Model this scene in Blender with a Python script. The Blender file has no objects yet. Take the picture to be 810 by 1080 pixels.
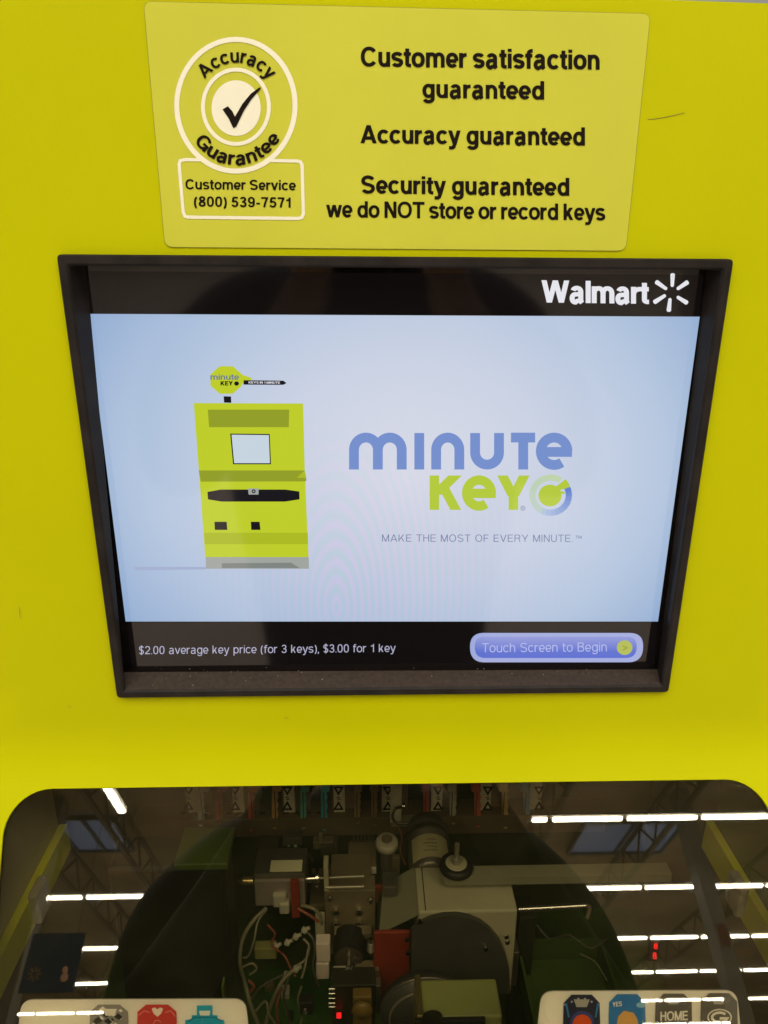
import bpy, bmesh, math, random
from mathutils import Vector, Matrix
random.seed(7)
S = bpy.context.scene
COL = S.collection
PI = math.pi

# ---------------------------------------------------------------- camera numbers
CAM = Vector((-.02206, -.48069, 1.56453))
PITCH, YAW, ROLL = .34985, .02854, .00554
Fw = Vector((math.sin(YAW)*math.cos(PITCH), math.cos(YAW)*math.cos(PITCH), -math.sin(PITCH)))
_r = Vector((math.cos(YAW), -math.sin(YAW), 0)); _u = _r.cross(Fw)
Rt = _r*math.cos(ROLL)+_u*math.sin(ROLL); Up = -_r*math.sin(ROLL)+_u*math.cos(ROLL)
def ray(px, py): return Fw+Rt*((px-405)/810)-Up*((py-540)/810)
def P(px, py, Y=0.0):
    d = ray(px, py); return CAM+d*((Y-CAM.y)/d.y)
PHI = math.radians(31)
GN = Vector((0, -math.cos(PHI), math.sin(PHI)))          # window normal
GT = Vector((0, -math.sin(PHI), -math.cos(PHI)))         # down the slope
BEND = P(405, 788, 0); BEND.x = 0
def GP(px, py, off=0.0):                                  # point on the sloped window plane
    q = BEND+GN*off; d = ray(px, py); return CAM+d*((q-CAM).dot(GN)/d.dot(GN))
def PZ(px, py, Z):
    d = ray(px, py); return CAM+d*((Z-CAM.z)/d.z)

# ---------------------------------------------------------------- materials
def lin(c):
    out = []
    for v in c:
        v /= 255
        out.append(v/12.92 if v <= .04045 else ((v+.055)/1.055)**2.4)
    return (*out, 1)
MATS = {}
def mat(name, col, rough=.5, metal=0, emit=None, es=1.0, bump=0, bscale=200, var=0, vscale=8, spec=.5, coat=0):
    if name in MATS: return MATS[name]
    m = bpy.data.materials.new(name); m.use_nodes = True; MATS[name] = m
    nt = m.node_tree; b = nt.nodes['Principled BSDF']
    c = lin(col) if max(col) > 1.0 else (*col, 1)
    b.inputs['Base Color'].default_value = c
    b.inputs['Roughness'].default_value = rough; b.inputs['Metallic'].default_value = metal
    b.inputs['Specular IOR Level'].default_value = spec
    b.inputs['Coat Weight'].default_value = coat
    tc = nt.nodes.new('ShaderNodeTexCoord')
    if emit:
        b.inputs['Emission Color'].default_value = lin(emit); b.inputs['Emission Strength'].default_value = es
    if var:
        n = nt.nodes.new('ShaderNodeTexNoise'); n.inputs['Scale'].default_value = vscale; n.inputs['Detail'].default_value = 6
        mx = nt.nodes.new('ShaderNodeMix'); mx.data_type = 'RGBA'
        nt.links.new(tc.outputs['Object'], n.inputs['Vector'])
        mr = nt.nodes.new('ShaderNodeMapRange'); mr.inputs[1].default_value = .3; mr.inputs[2].default_value = .7
        nt.links.new(n.outputs['Fac'], mr.inputs[0]); nt.links.new(mr.outputs[0], mx.inputs[0])
        mx.inputs[6].default_value = tuple(v*(1-var) for v in c[:3])+(1,)
        mx.inputs[7].default_value = tuple(min(1, v*(1+var)) for v in c[:3])+(1,)
        nt.links.new(mx.outputs[2], b.inputs['Base Color'])
        rr = nt.nodes.new('ShaderNodeMapRange'); rr.inputs[3].default_value = max(0, rough-.08); rr.inputs[4].default_value = min(1, rough+.1)
        nt.links.new(n.outputs['Fac'], rr.inputs[0]); nt.links.new(rr.outputs[0], b.inputs['Roughness'])
    if bump:
        n2 = nt.nodes.new('ShaderNodeTexNoise'); n2.inputs['Scale'].default_value = bscale; n2.inputs['Detail'].default_value = 3
        bp = nt.nodes.new('ShaderNodeBump'); bp.inputs['Strength'].default_value = bump; bp.inputs['Distance'].default_value = .001
        nt.links.new(tc.outputs['Object'], n2.inputs['Vector']); nt.links.new(n2.outputs['Fac'], bp.inputs['Height'])
        nt.links.new(bp.outputs[0], b.inputs['Normal'])
    return m
LIME = mat('lime_paint', (.508, .518, .0), .45, bump=.08, bscale=420, var=.03, vscale=5, spec=.07)
STICK = mat('sticker_vinyl', (.575, .585, .05), .45, bump=.06, bscale=900, var=.03, vscale=14, spec=.15)
WINK = mat('white_ink', (.88, .86, .66), .5)
BINK = mat('black_ink', (.010, .006, .004), .6, spec=.08)
BEZ = mat('black_plastic', (.020, .0165, .0145), .5, spec=.12, bump=.25, bscale=1500, var=.3, vscale=60)
SCRN = mat('screen_glass', (.004, .003, .003), .06, spec=1.0, coat=.0)

# ---------------------------------------------------------------- mesh helpers
class MB:
    def __init__(s): s.v = []; s.f = []; s.m = []; s.mats = []; s.sm = []
    def mi(s, m):
        if m not in s.mats: s.mats.append(m)
        return s.mats.index(m)
    def face(s, pts, m, smooth=False):
        i = len(s.v); s.v += [tuple(p) for p in pts]; s.f.append(list(range(i, i+len(pts)))); s.m.append(s.mi(m)); s.sm.append(smooth)
    def add(s, vs, fs, m, smooth=False):
        i = len(s.v); s.v += [tuple(p) for p in vs]
        for f in fs: s.f.append([i+k for k in f]); s.m.append(s.mi(m)); s.sm.append(smooth)
    def box(s, c, d, m, R=None, bev=0):
        bm = bmesh.new(); bmesh.ops.create_cube(bm, size=1)
        bmesh.ops.scale(bm, vec=d, verts=bm.verts)
        if bev: bmesh.ops.bevel(bm, geom=bm.edges[:], offset=bev, segments=2, affect='EDGES', profile=.5)
        M = Matrix.Translation(c) @ (R.to_4x4() if R else Matrix())
        bmesh.ops.transform(bm, matrix=M, verts=bm.verts)
        s.bm(bm, m)
    def bm(s, bm, m, smooth=False):
        bm.verts.index_update()
        s.add([v.co[:] for v in bm.verts], [[v.index for v in f.verts] for f in bm.faces], m, smooth); bm.free()
    def cyl(s, a, b, r, m, r2=None, n=24, smooth=True, caps=True):
        a, b = Vector(a), Vector(b); r2 = r if r2 is None else r2
        q = (b-a).to_track_quat('Z', 'Y'); vs = []
        for p, rr in ((a, r), (b, r2)):
            for k in range(n):
                t = 2*PI*k/n; vs.append(p+q @ Vector((rr*math.cos(t), rr*math.sin(t), 0)))
        s.add(vs, [[k, (k+1) % n, n+(k+1) % n, n+k] for k in range(n)], m, smooth)
        if caps: s.face(vs[:n][::-1], m); s.face(vs[n:], m)
    def lathe(s, prof, o, ax, m, n=32):
        q = Vector(ax).to_track_quat('Z', 'Y'); o = Vector(o); vs = []
        for r, h in prof:
            for k in range(n):
                t = 2*PI*k/n; vs.append(o+q @ Vector((r*math.cos(t), r*math.sin(t), h)))
        fs = [[j*n+k, j*n+(k+1) % n, (j+1)*n+(k+1) % n, (j+1)*n+k] for j in range(len(prof)-1) for k in range(n)]
        s.add(vs, fs, m, True)
    def tube(s, pts, r, m, n=8, sub=6):
        pts = [Vector(p) for p in pts]; q = []
        for i in range(len(pts)-1):
            p0 = pts[max(i-1, 0)]; p1 = pts[i]; p2 = pts[i+1]; p3 = pts[min(i+2, len(pts)-1)]
            for k in range(sub):
                t = k/sub
                q.append(.5*((2*p1)+(p2-p0)*t+(2*p0-5*p1+4*p2-p3)*t*t+(3*p1-p0-3*p2+p3)*t**3))
        q.append(pts[-1]); vs = []
        for i, p in enumerate(q):
            d = (q[min(i+1, len(q)-1)]-q[max(i-1, 0)]).normalized(); R = d.to_track_quat('Z', 'Y')
            for k in range(n):
                t = 2*PI*k/n; vs.append(p+R @ Vector((r*math.cos(t), r*math.sin(t), 0)))
        s.add(vs, [[j*n+k, j*n+(k+1) % n, (j+1)*n+(k+1) % n, (j+1)*n+k] for j in range(len(q)-1) for k in range(n)], m, True)
        s.face(vs[:n][::-1], m); s.face(vs[-n:], m)
    def build(s, name, parent=None, **kw):
        me = bpy.data.meshes.new(name); me.from_pydata(s.v, [], s.f)
        for m in s.mats: me.materials.append(m)
        for p, i, sm in zip(me.polygons, s.m, s.sm): p.material_index = i; p.use_smooth = sm
        me.update()
        o = bpy.data.objects.new(name, me); COL.objects.link(o)
        if parent: o.parent = parent
        for k, v in kw.items(): o[k] = v
        return o
def thing(name, label, cat, loc=(0, 0, 0), group=None):
    o = bpy.data.objects.new(name, None); COL.objects.link(o); o.location = loc; o.empty_display_size = .05
    o['label'] = label; o['category'] = cat
    if group: o['group'] = group
    return o
def adopt(root):                 # keep world coordinates of meshes built in world space
    for ch in root.children:
        ch.matrix_parent_inverse = Matrix.Translation(root.location).inverted()

# ---------------------------------------------------------------- drawn lettering (stroke glyphs)
def arc(cx, cy, rx, ry, a, b, n=0, e=2.18):
    n = n or max(4, int(abs(b-a)/15)); o = []
    for k in range(n+1):
        t = math.radians(a+(b-a)*k/n); c, s = math.cos(t), math.sin(t)
        o.append((cx+rx*math.copysign(abs(c)**(2/e), c), cy+ry*math.copysign(abs(s)**(2/e), s)))
    return o
QY = .84
def glyph(c, w):
    """ink width, strokes (centre lines) in cap heights; h/q = half weight of stems/bars"""
    h = w/2; q = h*QY; x = .755; A = arc; ov = .012
    def bowl(W): return A(W/2, x/2, W/2-h, x/2+ov-q, 0, 360, 28)
    def arch(x0, x1, ry=.27): return A((x0+x1)/2, x+ov-q-ry, (x1-x0)/2, ry, 180, 0, 14)+[(x1, 0)]
    def D(*p): return [('D', *p[i:i+2], *p[i+2:i+4]) for i in range(0, len(p)-2, 2)]
    def ess(W, H):
        r = (H+2*ov-2*q)/4; m = H/2
        top = A(W/2, H+ov-q-r, W/2-h, r, 22, 215, 16); bot = A(W/2, -ov+q+r, W/2-h, r, 35, -158, 16)
        return [top+[(W*.42, m+.012), (W*.58, m-.012)]+bot]
    g = {
     'o': (.75, [bowl(.75)]), 'c': (.69, [A(.37, x/2, .37-h, x/2+ov-q, 40, 320, 24)]),
     'e': (.70, [[(h, .34), (.70-h*.9, .34)], A(.355, x/2, .355-h, x/2+ov-q, -6, 318, 28)]),
     'n': (.67, [[(h, 0), (h, x)], arch(h, .67-h)]), 'm': (1.06, [[(h, 0), (h, x)], arch(h, .53, .24), arch(.53, 1.06-h, .24)]),
     'h': (.67, [[(h, 0), (h, 1)], arch(h, .67-h)]),
     'u': (.67, [[(.67-h, 0), (.67-h, x)], [(h, x)]+A(.335, q+.26-ov, .335-h, .26, 180, 360, 14)]),
     'r': (.43, [[(h, 0), (h, x)], A(.43, x-q-.26, .43-h, .26, 175, 90, 8)]),
     'i': (w, [[(h, 0), (h, x)], [(h, 1-w*.72), (h, 1)]]), 'l': (w, [[(h, 0), (h, 1)]]), 'I': (w, [[(h, 0), (h, 1)]]),
     't': (.42, [[(.09+h, .94)]+A(.27+h*.8, q+.10-ov, .18-h*.2, .10, 180, 265, 6)+[(.42, q-ov)], [(0, x-q), (.41, x-q)]]),
     'f': (.42, [[(.09+h, 0)]+A(.30+h*.8, 1-q-.12, .21-h*.2, .12, 180, 90, 8)+[(.43, 1-q)], [(0, x-q), (.41, x-q)]]),
     'a': (.70, [A(.335, x+ov-q-.17, .30-h, .17, 162, 0, 14)+[(.635-h, .16), (.65-h, .06), (.70-h, 0)],
                 [(.635-h, .42), (.50, .405), (.32, .385)]+A(.25+h*.2, .205, .25-h*.8, .18, 90, 270, 12)[1:]+A(.33, .22, .305-h, .22+ov-q, 275, 352, 8)]),
     'd': (.71, [bowl(.71), [(.71-h, 0), (.71-h, 1)]]), 'b': (.71, [bowl(.71), [(h, 0), (h, 1)]]),
     'p': (.71, [bowl(.71), [(h, -.29), (h, x)]]),
     'g': (.71, [bowl(.71), [(.71-h, x)]+A(.355, -.01, .355-h, .29-q, 0, -158, 14)]),
     's': (.67, ess(.67, x)), 'S': (.82, ess(.82, 1)),
     'v': (.74, D(h*1.05, x, .37, 0, .74-h*1.05, x)), 'y': (.75, D(h*1.05, x, .39, .0)+D(.75-h*1.05, x, .38, -.06)+[[(.39, .02), (.345, -.14), (.27, -.29+q), (.06, -.29+q)]]),
     'w': (1.08, D(h*1.05, x, .31, 0, .54, x, .77, 0, 1.08-h*1.05, x)),
     'k': (.66, [[(h, 0), (h, 1)], *D(.51, x, .10, .20), *D(.30, .44, .54, 0)]),
     'C': (.90, [A(.47, .5, .47-h, .5+ov-q, 36, 324, 28)]), 'O': (.97, [A(.485, .5, .485-h, .5+ov-q, 0, 360, 32)]),
     'G': (.93, [A(.47, .5, .47-h, .5+ov-q, 36, 322, 28)+[(.93-h*.8, .26)], [(.50, .52-q), (.93-h*.8, .52-q), (.93-h*.8, 0)]]),
     'A': (.98, D(h*1.1, 0, .49, 1, .98-h*1.1, 0)+[[(.25, .29), (.73, .29)]]),
     'N': (.81, [[(h, 0), (h, 1)], [(.81-h, 0), (.81-h, 1)], *D(h*1.1, 1, .81-h*1.1, 0)]),
     'T': (.81, [[(0, 1-q), (.81, 1-q)], [(.405, 1-q), (.405, 0)]]),
     'E': (.73, [[(h, 0), (h, 1)], [(h, 1-q), (.72, 1-q)], [(h, q), (.73, q)], [(h, .52), (.68, .52)]]),
     'F': (.68, [[(h, 0), (h, 1)], [(h, 1-q), (.68, 1-q)], [(h, .49), (.62, .49)]]),
     'H': (.80, [[(h, 0), (h, 1)], [(.80-h, 0), (.80-h, 1)], [(h, .53), (.8-h, .53)]]),
     'K': (.86, [[(h, 0), (h, 1)], *D(.70, 1, .12, .26), *D(.36, .62, .73, 0)]),
     'M': (.97, [[(h, 0), (h, 1)], [(.97-h, 0), (.97-h, 1)], *D(h*1.1, 1, .485, 0, .97-h*1.1, 1)]),
     'U': (.80, [[(h, 1)]+A(.4, q+.3-ov, .4-h, .3, 180, 360, 14)+[(.8-h, 1)]]),
     'V': (.90, D(h*1.1, 1, .45, 0, .90-h*1.1, 1)), 'Y': (.90, D(h*1.15, 1, .45, .36)+D(.90-h*1.15, 1, .45, .36)+[[(.45, .42), (.45, 0)]]),
     'W': (1.30, D(h*1.05, 1, .37, 0, .65, 1, .93, 0, 1.30-h*1.05, 1)),
     'R': (.84, [[(h, 0), (h, 1)], [(h, 1-q), (.5, 1-q)]+A(.5, .735, .31-h, .265-q, 90, -90, 14)+[(h, .47+q)], [(.52, .47+q), (.66, .40), (.70, .22), (.74, 0)]]),
     'B': (.81, [[(h, 0), (h, 1)], [(h, 1-q), (.48, 1-q)]+A(.48, .765, .29-h, .235-q, 90, -90, 12)+[(h, .53)], [(.48, .53)]+A(.5, .265+q*.3, .31-h, .265-q*.7, 90, -90, 12)+[(h, q)]]),
     '0': (.69, [A(.345, .495, .345-h, .51-q, 0, 360, 30, 2.5)]), '1': (.42, [[(.42-h, 0), (.42-h, 1)], [(.0, .80-q), (.2, .81-q), (.42-h, .92-q)]]),
     '2': (.69, [A(.345, .70, .345-h, .30+ov-q, 168, -20, 14)+[(.42, .38), (.17, .20), (h*1.1, q)], [(0, q), (.69, q)]]),
     '3': (.69, [A(.335, .745, .31-h, .265-q, 165, -80, 16), A(.34, .275, .345-h, .285-q, 80, -165, 16), [(.24, .52), (.40, .52)]]),
     '5': (.69, [[(.64, 1-q), (.17, 1-q)], [(.17+h*.3, 1-q), (.09+h*.5, .46)], A(.335, .32, .35-h, .33-q, 140, -160, 18)]),
     '7': (.68, [[(.0, 1-q), (.67, 1-q)], [(.62-h*.4, 1-q), (.46, .62), (.36, .34), (.30, 0)]]),
     '8': (.69, [A(.345, .75, .31-h, .26-q, 0, 360, 22), A(.345, .27, .345-h, .28-q, 0, 360, 24)]),
     '9': (.69, [A(.335, .67, .335-h, .34-q, 0, 360, 24), [(.69-h, .66)]+A(.335, .40, .355-h, .41-q, -5, -155, 16)]),
     '(': (.34, [A(.52, .38, .52-h, .66, 126, 234, 12)]), ')': (.34, [A(-.18, .38, .52-h, .66, 54, -54, 12)]),
     '-': (.38, [[(0, .36), (.38, .36)]]), '.': (w, [[(h, 0), (h, w*.75)]]), ',': (w, [[(h, w*.75), (h, 0), (h*.5, -.16)]]),
     '$': (.66, ess(.66, 1)+[[(.33, -.1), (.33, 1.1)]]), ' ': (.26 if w > .16 else .36, []), '>': (.5, [[(0, .8), (.5, .45), (0, .1)]]),
    }
    return g[c]
SB = {'o': .014, 'c': .014, 'e': .014, 's': .014, 'v': .0, 'w': .0, 'y': .0, 't': .01, 'f': .01, 'A': .02, 'T': .02, 'Y': .02, 'V': .02, 'W': .02, 'k': .05, ' ': .02, 'C': .04, 'G': .04, 'O': .04, 'r': .03, '1': .1}
def ribbon(p, w, qy=1):
    if p[0] == 'D':        # diagonal with horizontal cuts
        _, xa, ya, xb, yb = p; L = math.hypot(xb-xa, yb-ya); hw = w/2*L/abs(yb-ya)
        return [tuple(Vector(t) for t in ((xa-hw, ya), (xb-hw, yb), (xb+hw, yb), (xa+hw, ya)))]
    """quads along a polyline, mitred"""
    q = [Vector(a) for a in p]; r = [q[0]]
    for a in q[1:]:
        if (a-r[-1]).length > 1e-5: r.append(a)
    closed = (r[0]-r[-1]).length < 1e-4 and len(r) > 3
    if closed: r = r[:-1]
    n = len(r); L = []; R = []
    for i in range(n):
        d1 = (r[i]-r[i-1]) if (i > 0 or closed) else None
        d2 = (r[(i+1) % n]-r[i]) if (i < n-1 or closed) else None
        d1 = (d1 or d2).normalized(); d2 = (d2 or d1).normalized()
        n1 = Vector((-d1.y, d1.x)); n2 = Vector((-d2.y, d2.x)); m = n1+n2
        m = m.normalized() if m.length > 1e-4 else n1
        k = min(1/max(m.dot(n1), .35), 2.2)
        o = m*w/2*k; o.y *= qy; L.append(r[i]+o); R.append(r[i]-o)
    rg = range(n) if closed else range(n-1)
    return [(L[i], L[(i+1) % n], R[(i+1) % n], R[i]) for i in rg]
LAYER = [0]
def strokes(mb, polys, mapf, m, off, w, qy=1):
    """polylines in 2D drawn as ribbons; mapf(x, y, off) -> world"""
    for pl in polys:
        LAYER[0] = (LAYER[0]+1) % 9
        for qd in ribbon(pl, w, qy):
            pts = [mapf(v.x, v.y, off+LAYER[0]*.000012) for v in qd]
            mb.face(pts, m)
def layout(s, w, track=0):
    xs = 0; out = []
    for i, c in enumerate(s):
        W, st = glyph(c, w); sb = SB.get(c, .048)+track/2+max(0, .2-w)*.45
        if i: xs += sb
        out.append((xs, W, st)); xs += W+sb
    tot = out[-1][0]+out[-1][1]
    return out, tot
def text(mb, s, x0, y0, x1, y1, cap, m, mapf, off=.0002, w=.2, track=0, slant=0):
    out, tot = layout(s, w, track); k = (x1-x0)/tot
    for gx, W, st in out:
        polys = st
        def f(u, v, o, gx=gx):
            X = gx+u+slant*v; return mapf(x0+X*k, y0+(y1-y0)*X/tot-v*cap, o)
        strokes(mb, polys, f, m, off, w, QY)
def arctext(mb, s, cx, cy, rx, ry, a0, a1, cap, m, mapf, off, w=.2, inner=True, track=0):
    out, tot = layout(s, w, track)
    for gx, W, st in out:
        c = (gx+W/2)/tot; a = math.radians(a0+(a1-a0)*c)
        px, py = cx+rx*math.cos(a), cy-ry*math.sin(a)
        if inner: tx, ty = math.sin(a), math.cos(a); ux, uy = math.cos(a), -math.sin(a)
        else: tx, ty = -math.sin(a), -math.cos(a); ux, uy = -math.cos(a), math.sin(a)
        k = abs(math.radians(a1-a0))*(rx+ry)/2*(1.0)/tot
        def f(u, v, o):
            U = (u-W/2)*k; V = v*cap
            return mapf(px+tx*U+ux*V, py+ty*U+uy*V, o)
        strokes(mb, st, f, m, off, w, QY)
def poly(mb, pts, m, mapf, off): mb.face([mapf(x, y, off) for x, y in pts][::-1], m)
def ell(cx, cy, rx, ry, n=64): return [(cx+rx*math.cos(2*PI*k/n), cy+ry*math.sin(2*PI*k/n)) for k in range(n)]
def rrect(pts, r, n=6):
    """rounded polygon of pixel corners"""
    o = []; N = len(pts)
    for i in range(N):
        p = Vector(pts[i]); a = (Vector(pts[i-1])-p).normalized(); b = (Vector(pts[(i+1) % N])-p).normalized()
        s, e = p+a*r, p+b*r
        for k in range(n+1):
            t = k/n; o.append(tuple((1-t)**2*s+2*t*(1-t)*p+t*t*e))
    return o
def onp(Y=0.0): return lambda x, y, o: P(x, y, Y-o)
ong = lambda x, y, o: GP(x, y, o)

# ================================================================ KIOSK
kiosk = thing('key_kiosk', 'bright lime green self-service key cutting kiosk with touchscreen and sloped window', 'kiosk')
PW = .36                                                   # half width of the body
HTL, HTR, HBR, HBL = P(70, 275), P(764, 279), P(698, 722), P(130, 727)
hx0, hx1 = -.196, .196; hz0, hz1 = HBL.z+.0, HTL.z-.0
R = .08; T = R*math.tan(PHI/2)
zb = BEND.z+T                                               # end of the flat
def dy(x, z):
    a = max(0, abs(x)-.248); k = 1.5
    return k*a*a*(1 if z > zb else 0)
tl = P(735, 0, 0); tr = P(810, 3.6, 0); sl = (tr.z-tl.z)/(tr.x-tl.x)
def ztop(x): return tl.z+sl*(x-tl.x) if x > tl.x-.02 else tl.z-sl*.02+.0
shell = MB()
xs = sorted(set([.248, -.248, -PW, -.33, -.30, -.28, -.27, -.26, -.252, -.2, hx0, -.1, 0, .1, hx1, .2, .225, .252, .26, .265, .27, .275, .28, .29, .30, .33, PW]))
def colz(x): return [ztop(x), hz1, hz0, zb+.03, zb+.015, zb]
prof = []
for k in range(1, 9):
    a = PHI*k/8; c = Vector((0, R*-1, zb))
    prof.append((-(R-R*math.cos(a)), zb-R*math.sin(a), a))
for i in range(len(xs)-1):
    xa, xb = xs[i], xs[i+1]
    za, zc = colz(xa), colz(xb)
    def pt(x, z): return Vector((x, min(.09, dy(x, 2))*max(0, min(1, (z-zb)/.03)), z))
    for j in range(len(za)-1):
        if j == 1 and xa >= hx0-1e-6 and xb <= hx1+1e-6: continue
        shell.face([pt(xa, za[j]), pt(xa, za[j+1]), pt(xb, zc[j+1]), pt(xb, zc[j])], LIME, True)
    last = (0, zb)
    for y, z, a in prof:
        shell.face([(xa, last[0], last[1]), (xa, y, z), (xb, y, z), (xb, last[0], last[1])], LIME, True); last = (y, z)
# sloped part, with the rounded window opening
sP = Vector((0, last[0], last[1]))
def SL(x, s, off=0): return Vector((x, sP.y, sP.z))+GT*s+GN*off
def to_s(p): return (p-Vector((0, sP.y, sP.z))).dot(GT)
wt = to_s(GP(405, 827)); wx0, wx1 = GP(3, 872).x, GP(816, 872).x
wb = wt+.27; SE = wb+.05; CR = .034
def win_outline(ins=0, n=10):
    o = []; r = CR-ins
    for cx, cs, a0 in ((wx1-CR, wt+CR, -90), (wx1-CR, wb-CR, 0), (wx0+CR, wb-CR, 90), (wx0+CR, wt+CR, 180)):
        for k in range(n+1):
            a = math.radians(a0+90*k/n); o.append((cx+r*math.cos(a), cs+r*math.sin(a)))
    return o
wo = win_outline(); n = len(wo)
cxw, csw = (wx0+wx1)/2, (wt+wb)/2
def outer(x, s):
    # radial projection on the outer rectangle by side
    dx, ds = x-cxw, s-csw; t = 1e9
    if dx > 0: t = min(t, (PW-cxw)/dx)
    if dx < 0: t = min(t, (-PW-cxw)/dx)
    if ds > 0: t = min(t, (SE-csw)/ds)
    if ds < 0: t = min(t, (0-csw)/ds)
    return (cxw+dx*t, csw+ds*t)
extra = [(PW, 0), (PW, SE), (-PW, SE), (-PW, 0)]
oo = [outer(*p) for p in wo]
for k in range(n):
    a, b = wo[k], wo[(k+1) % n]; A_, B_ = oo[k], oo[(k+1) % n]
    pts = [SL(*a), SL(*A_)]
    if abs(A_[0]-B_[0]) > 1e-5 and abs(A_[1]-B_[1]) > 1e-5:
        c = min(extra, key=lambda e: (e[0]-A_[0])**2+(e[1]-A_[1])**2); pts.append(SL(*c))
    pts += [SL(*B_), SL(*b)]
    shell.face(pts, LIME)
for k in range(n):   # rim of the opening
    a, b = wo[k], wo[(k+1) % n]
    shell.face([SL(*a), SL(*b), SL(b[0], b[1], -.004), SL(a[0], a[1], -.004)], LIME, True)
sb_ = SL(0, SE)
# lower front, sides, back, top
for a, b in (((-PW, sb_.y, sb_.z), (PW, sb_.y, 0)),):
    shell.face([(-PW, sb_.y, sb_.z), (-PW, sb_.y, 0), (PW, sb_.y, 0), (PW, sb_.y, sb_.z)], LIME)
for sx in (-1, 1):
    xx = sx*PW; e = .05
    shell.face([(xx, e, ztop(xx)), (xx, 0, zb), (xx, sP.y, sP.z), (xx, sb_.y, sb_.z), (xx, sb_.y, 0), (xx, .5, 0), (xx, .5, ztop(xx))], LIME)
shell.face([(-PW, .5, 0), (PW, .5, 0), (PW, .5, ztop(PW)), (-PW, .5, ztop(-PW))], LIME)
shell.face([(-PW, .006, ztop(-PW)-.0), (PW, .006, ztop(PW)), (PW, .5, ztop(PW)), (-PW, .5, ztop(-PW))], mat('dark_top', (.03, .022, .015), .9, spec=0))
front = shell.build('front_panel', kiosk)
bm = bmesh.new(); bm.from_mesh(front.data); bmesh.ops.remove_doubles(bm, verts=bm.verts, dist=.00002); bm.to_mesh(front.data); bm.free()
# scratches on the paint
sc = MB()
strokes(sc, [[(683, 126), (690, 125.6), (700, 124), (712, 121.5), (722, 119)]], onp(), mat('scratch', (.18, .15, .01), .6), .0002, .7)
sc.build('scratch', kiosk)
sc = MB(); strokes(sc, [[(1, 783), (7, 785), (14, 787)]], onp(), MATS['scratch'], .0004, .6); sc.build('scratch', kiosk)

for pts in ([(72, 745), (75, 746)], [(20, 640), (21.5, 652)], [(742, 470), (744, 474)], [(300, 757), (304, 757.4)], [(560, 771), (563, 770)]):
    sc = MB(); strokes(sc, [pts], onp(), mat('scuff', (.33, .31, .01), .6), .0002, .8); sc.build('scuff', kiosk)
# ---------------- sticker
pl = MB()
corners = [(151.5, 1.5), (686, 14.5), (660, 264.5), (174, 260.5)]
rr = rrect(corners, 9)
pl.face([P(x, y, -.0006) for x, y in rr][::-1], STICK)
rim = mat('sticker_edge', (.22, .19, .01), .5)
for k in range(len(rr)):
    a, b = rr[k], rr[(k+1) % len(rr)]
    pl.face([P(*a, -.0006), P(*b, -.0006), P(*b, -.00002), P(*a, -.00002)], rim)
sticker = pl.build('sticker', kiosk, label='pale lime sticker with guarantees in black lettering')
strokes_mb = MB(); strokes(strokes_mb, [rr+[rr[0]]], onp(), rim, .0003, .8); strokes_mb.build('sticker_edge', sticker)
mp = onp(-.0006)
def line(parent, name, *a, lab=None, **k):
    m = MB(); text(m, *a, **k); o = m.build(name, parent)
    return o
line(sticker, 'lettering', 'Customer satisfaction', 380.5, 70, 632.5, 73.5, 20.8, BINK, mp, w=.222)
line(sticker, 'lettering', 'guaranteed', 445.5, 103, 574, 105, 19.4, BINK, mp, w=.222)
line(sticker, 'lettering', 'Accuracy guaranteed', 380, 151, 617, 153.5, 19.2, BINK, mp, w=.222)
line(sticker, 'lettering', 'Security guaranteed', 381, 204, 600.5, 206.5, 18.9, BINK, mp, w=.222)
line(sticker, 'lettering', 'we do NOT store or record keys', 344, 229, 638.5, 232.5, 17.3, BINK, mp, w=.21, track=-.015)
line(sticker, 'lettering', 'Customer Service', 195.5, 199.5, 312, 200.7, 10.6, BINK, mp, w=.2, track=.02)
line(sticker, 'lettering', '(800) 539-7571', 204.5, 217.7, 306.5, 219, 10.8, BINK, mp, w=.2, track=.02)
seal = MB()
strokes(seal, [ell(248.8, 111, 62.4, 69.5)+[ell(248.8, 111, 62.4, 69.5)[0]]], mp, WINK, .0002, 5.4)
strokes(seal, [ell(248.8, 112.6, 34.8, 39.2)+[ell(248.8, 112.6, 34.8, 39.2)[0]]], mp, WINK, .0002, 4.2)
poly(seal, ell(249, 114, 26, 29.4), WINK, mp, .0002)
bx = [(211, 168.6), (195, 168.3), (190, 169.5), (188.9, 173), (193.2, 224), (195, 228), (198, 229.0), (314, 230.4), (318, 229.6), (319.9, 226), (318.6, 174), (317, 170.8), (313, 169.8), (286, 169.3)]
strokes(seal, [bx], mp, WINK, .0002, 3.5)
sl_o = seal.build('seal', sticker)
ck = MB()
poly(ck, [(140+a/2.893, b/2.893) for a, b in [(274, 334), (290, 324), (303, 338), (312, 356), (335, 316), (360, 286), (387, 266), (391, 270), (362, 303), (340, 336), (316, 386), (307, 391), (292, 360)]], BINK, mp, .0005)
ck.build('check_mark', sticker)
at_ = MB(); arctext(at_, 'Accuracy', 249, 112, 41.5, 46, 142, 36, 14.5, BINK, mp, .0004, w=.2); at_.build('lettering', sticker)
at_ = MB(); arctext(at_, 'Guarantee', 249.5, 112, 55.5, 62, 217, 327, 14.5, BINK, mp, .0004, w=.21, track=.07, inner=False); at_.build('lettering', sticker)

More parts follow.
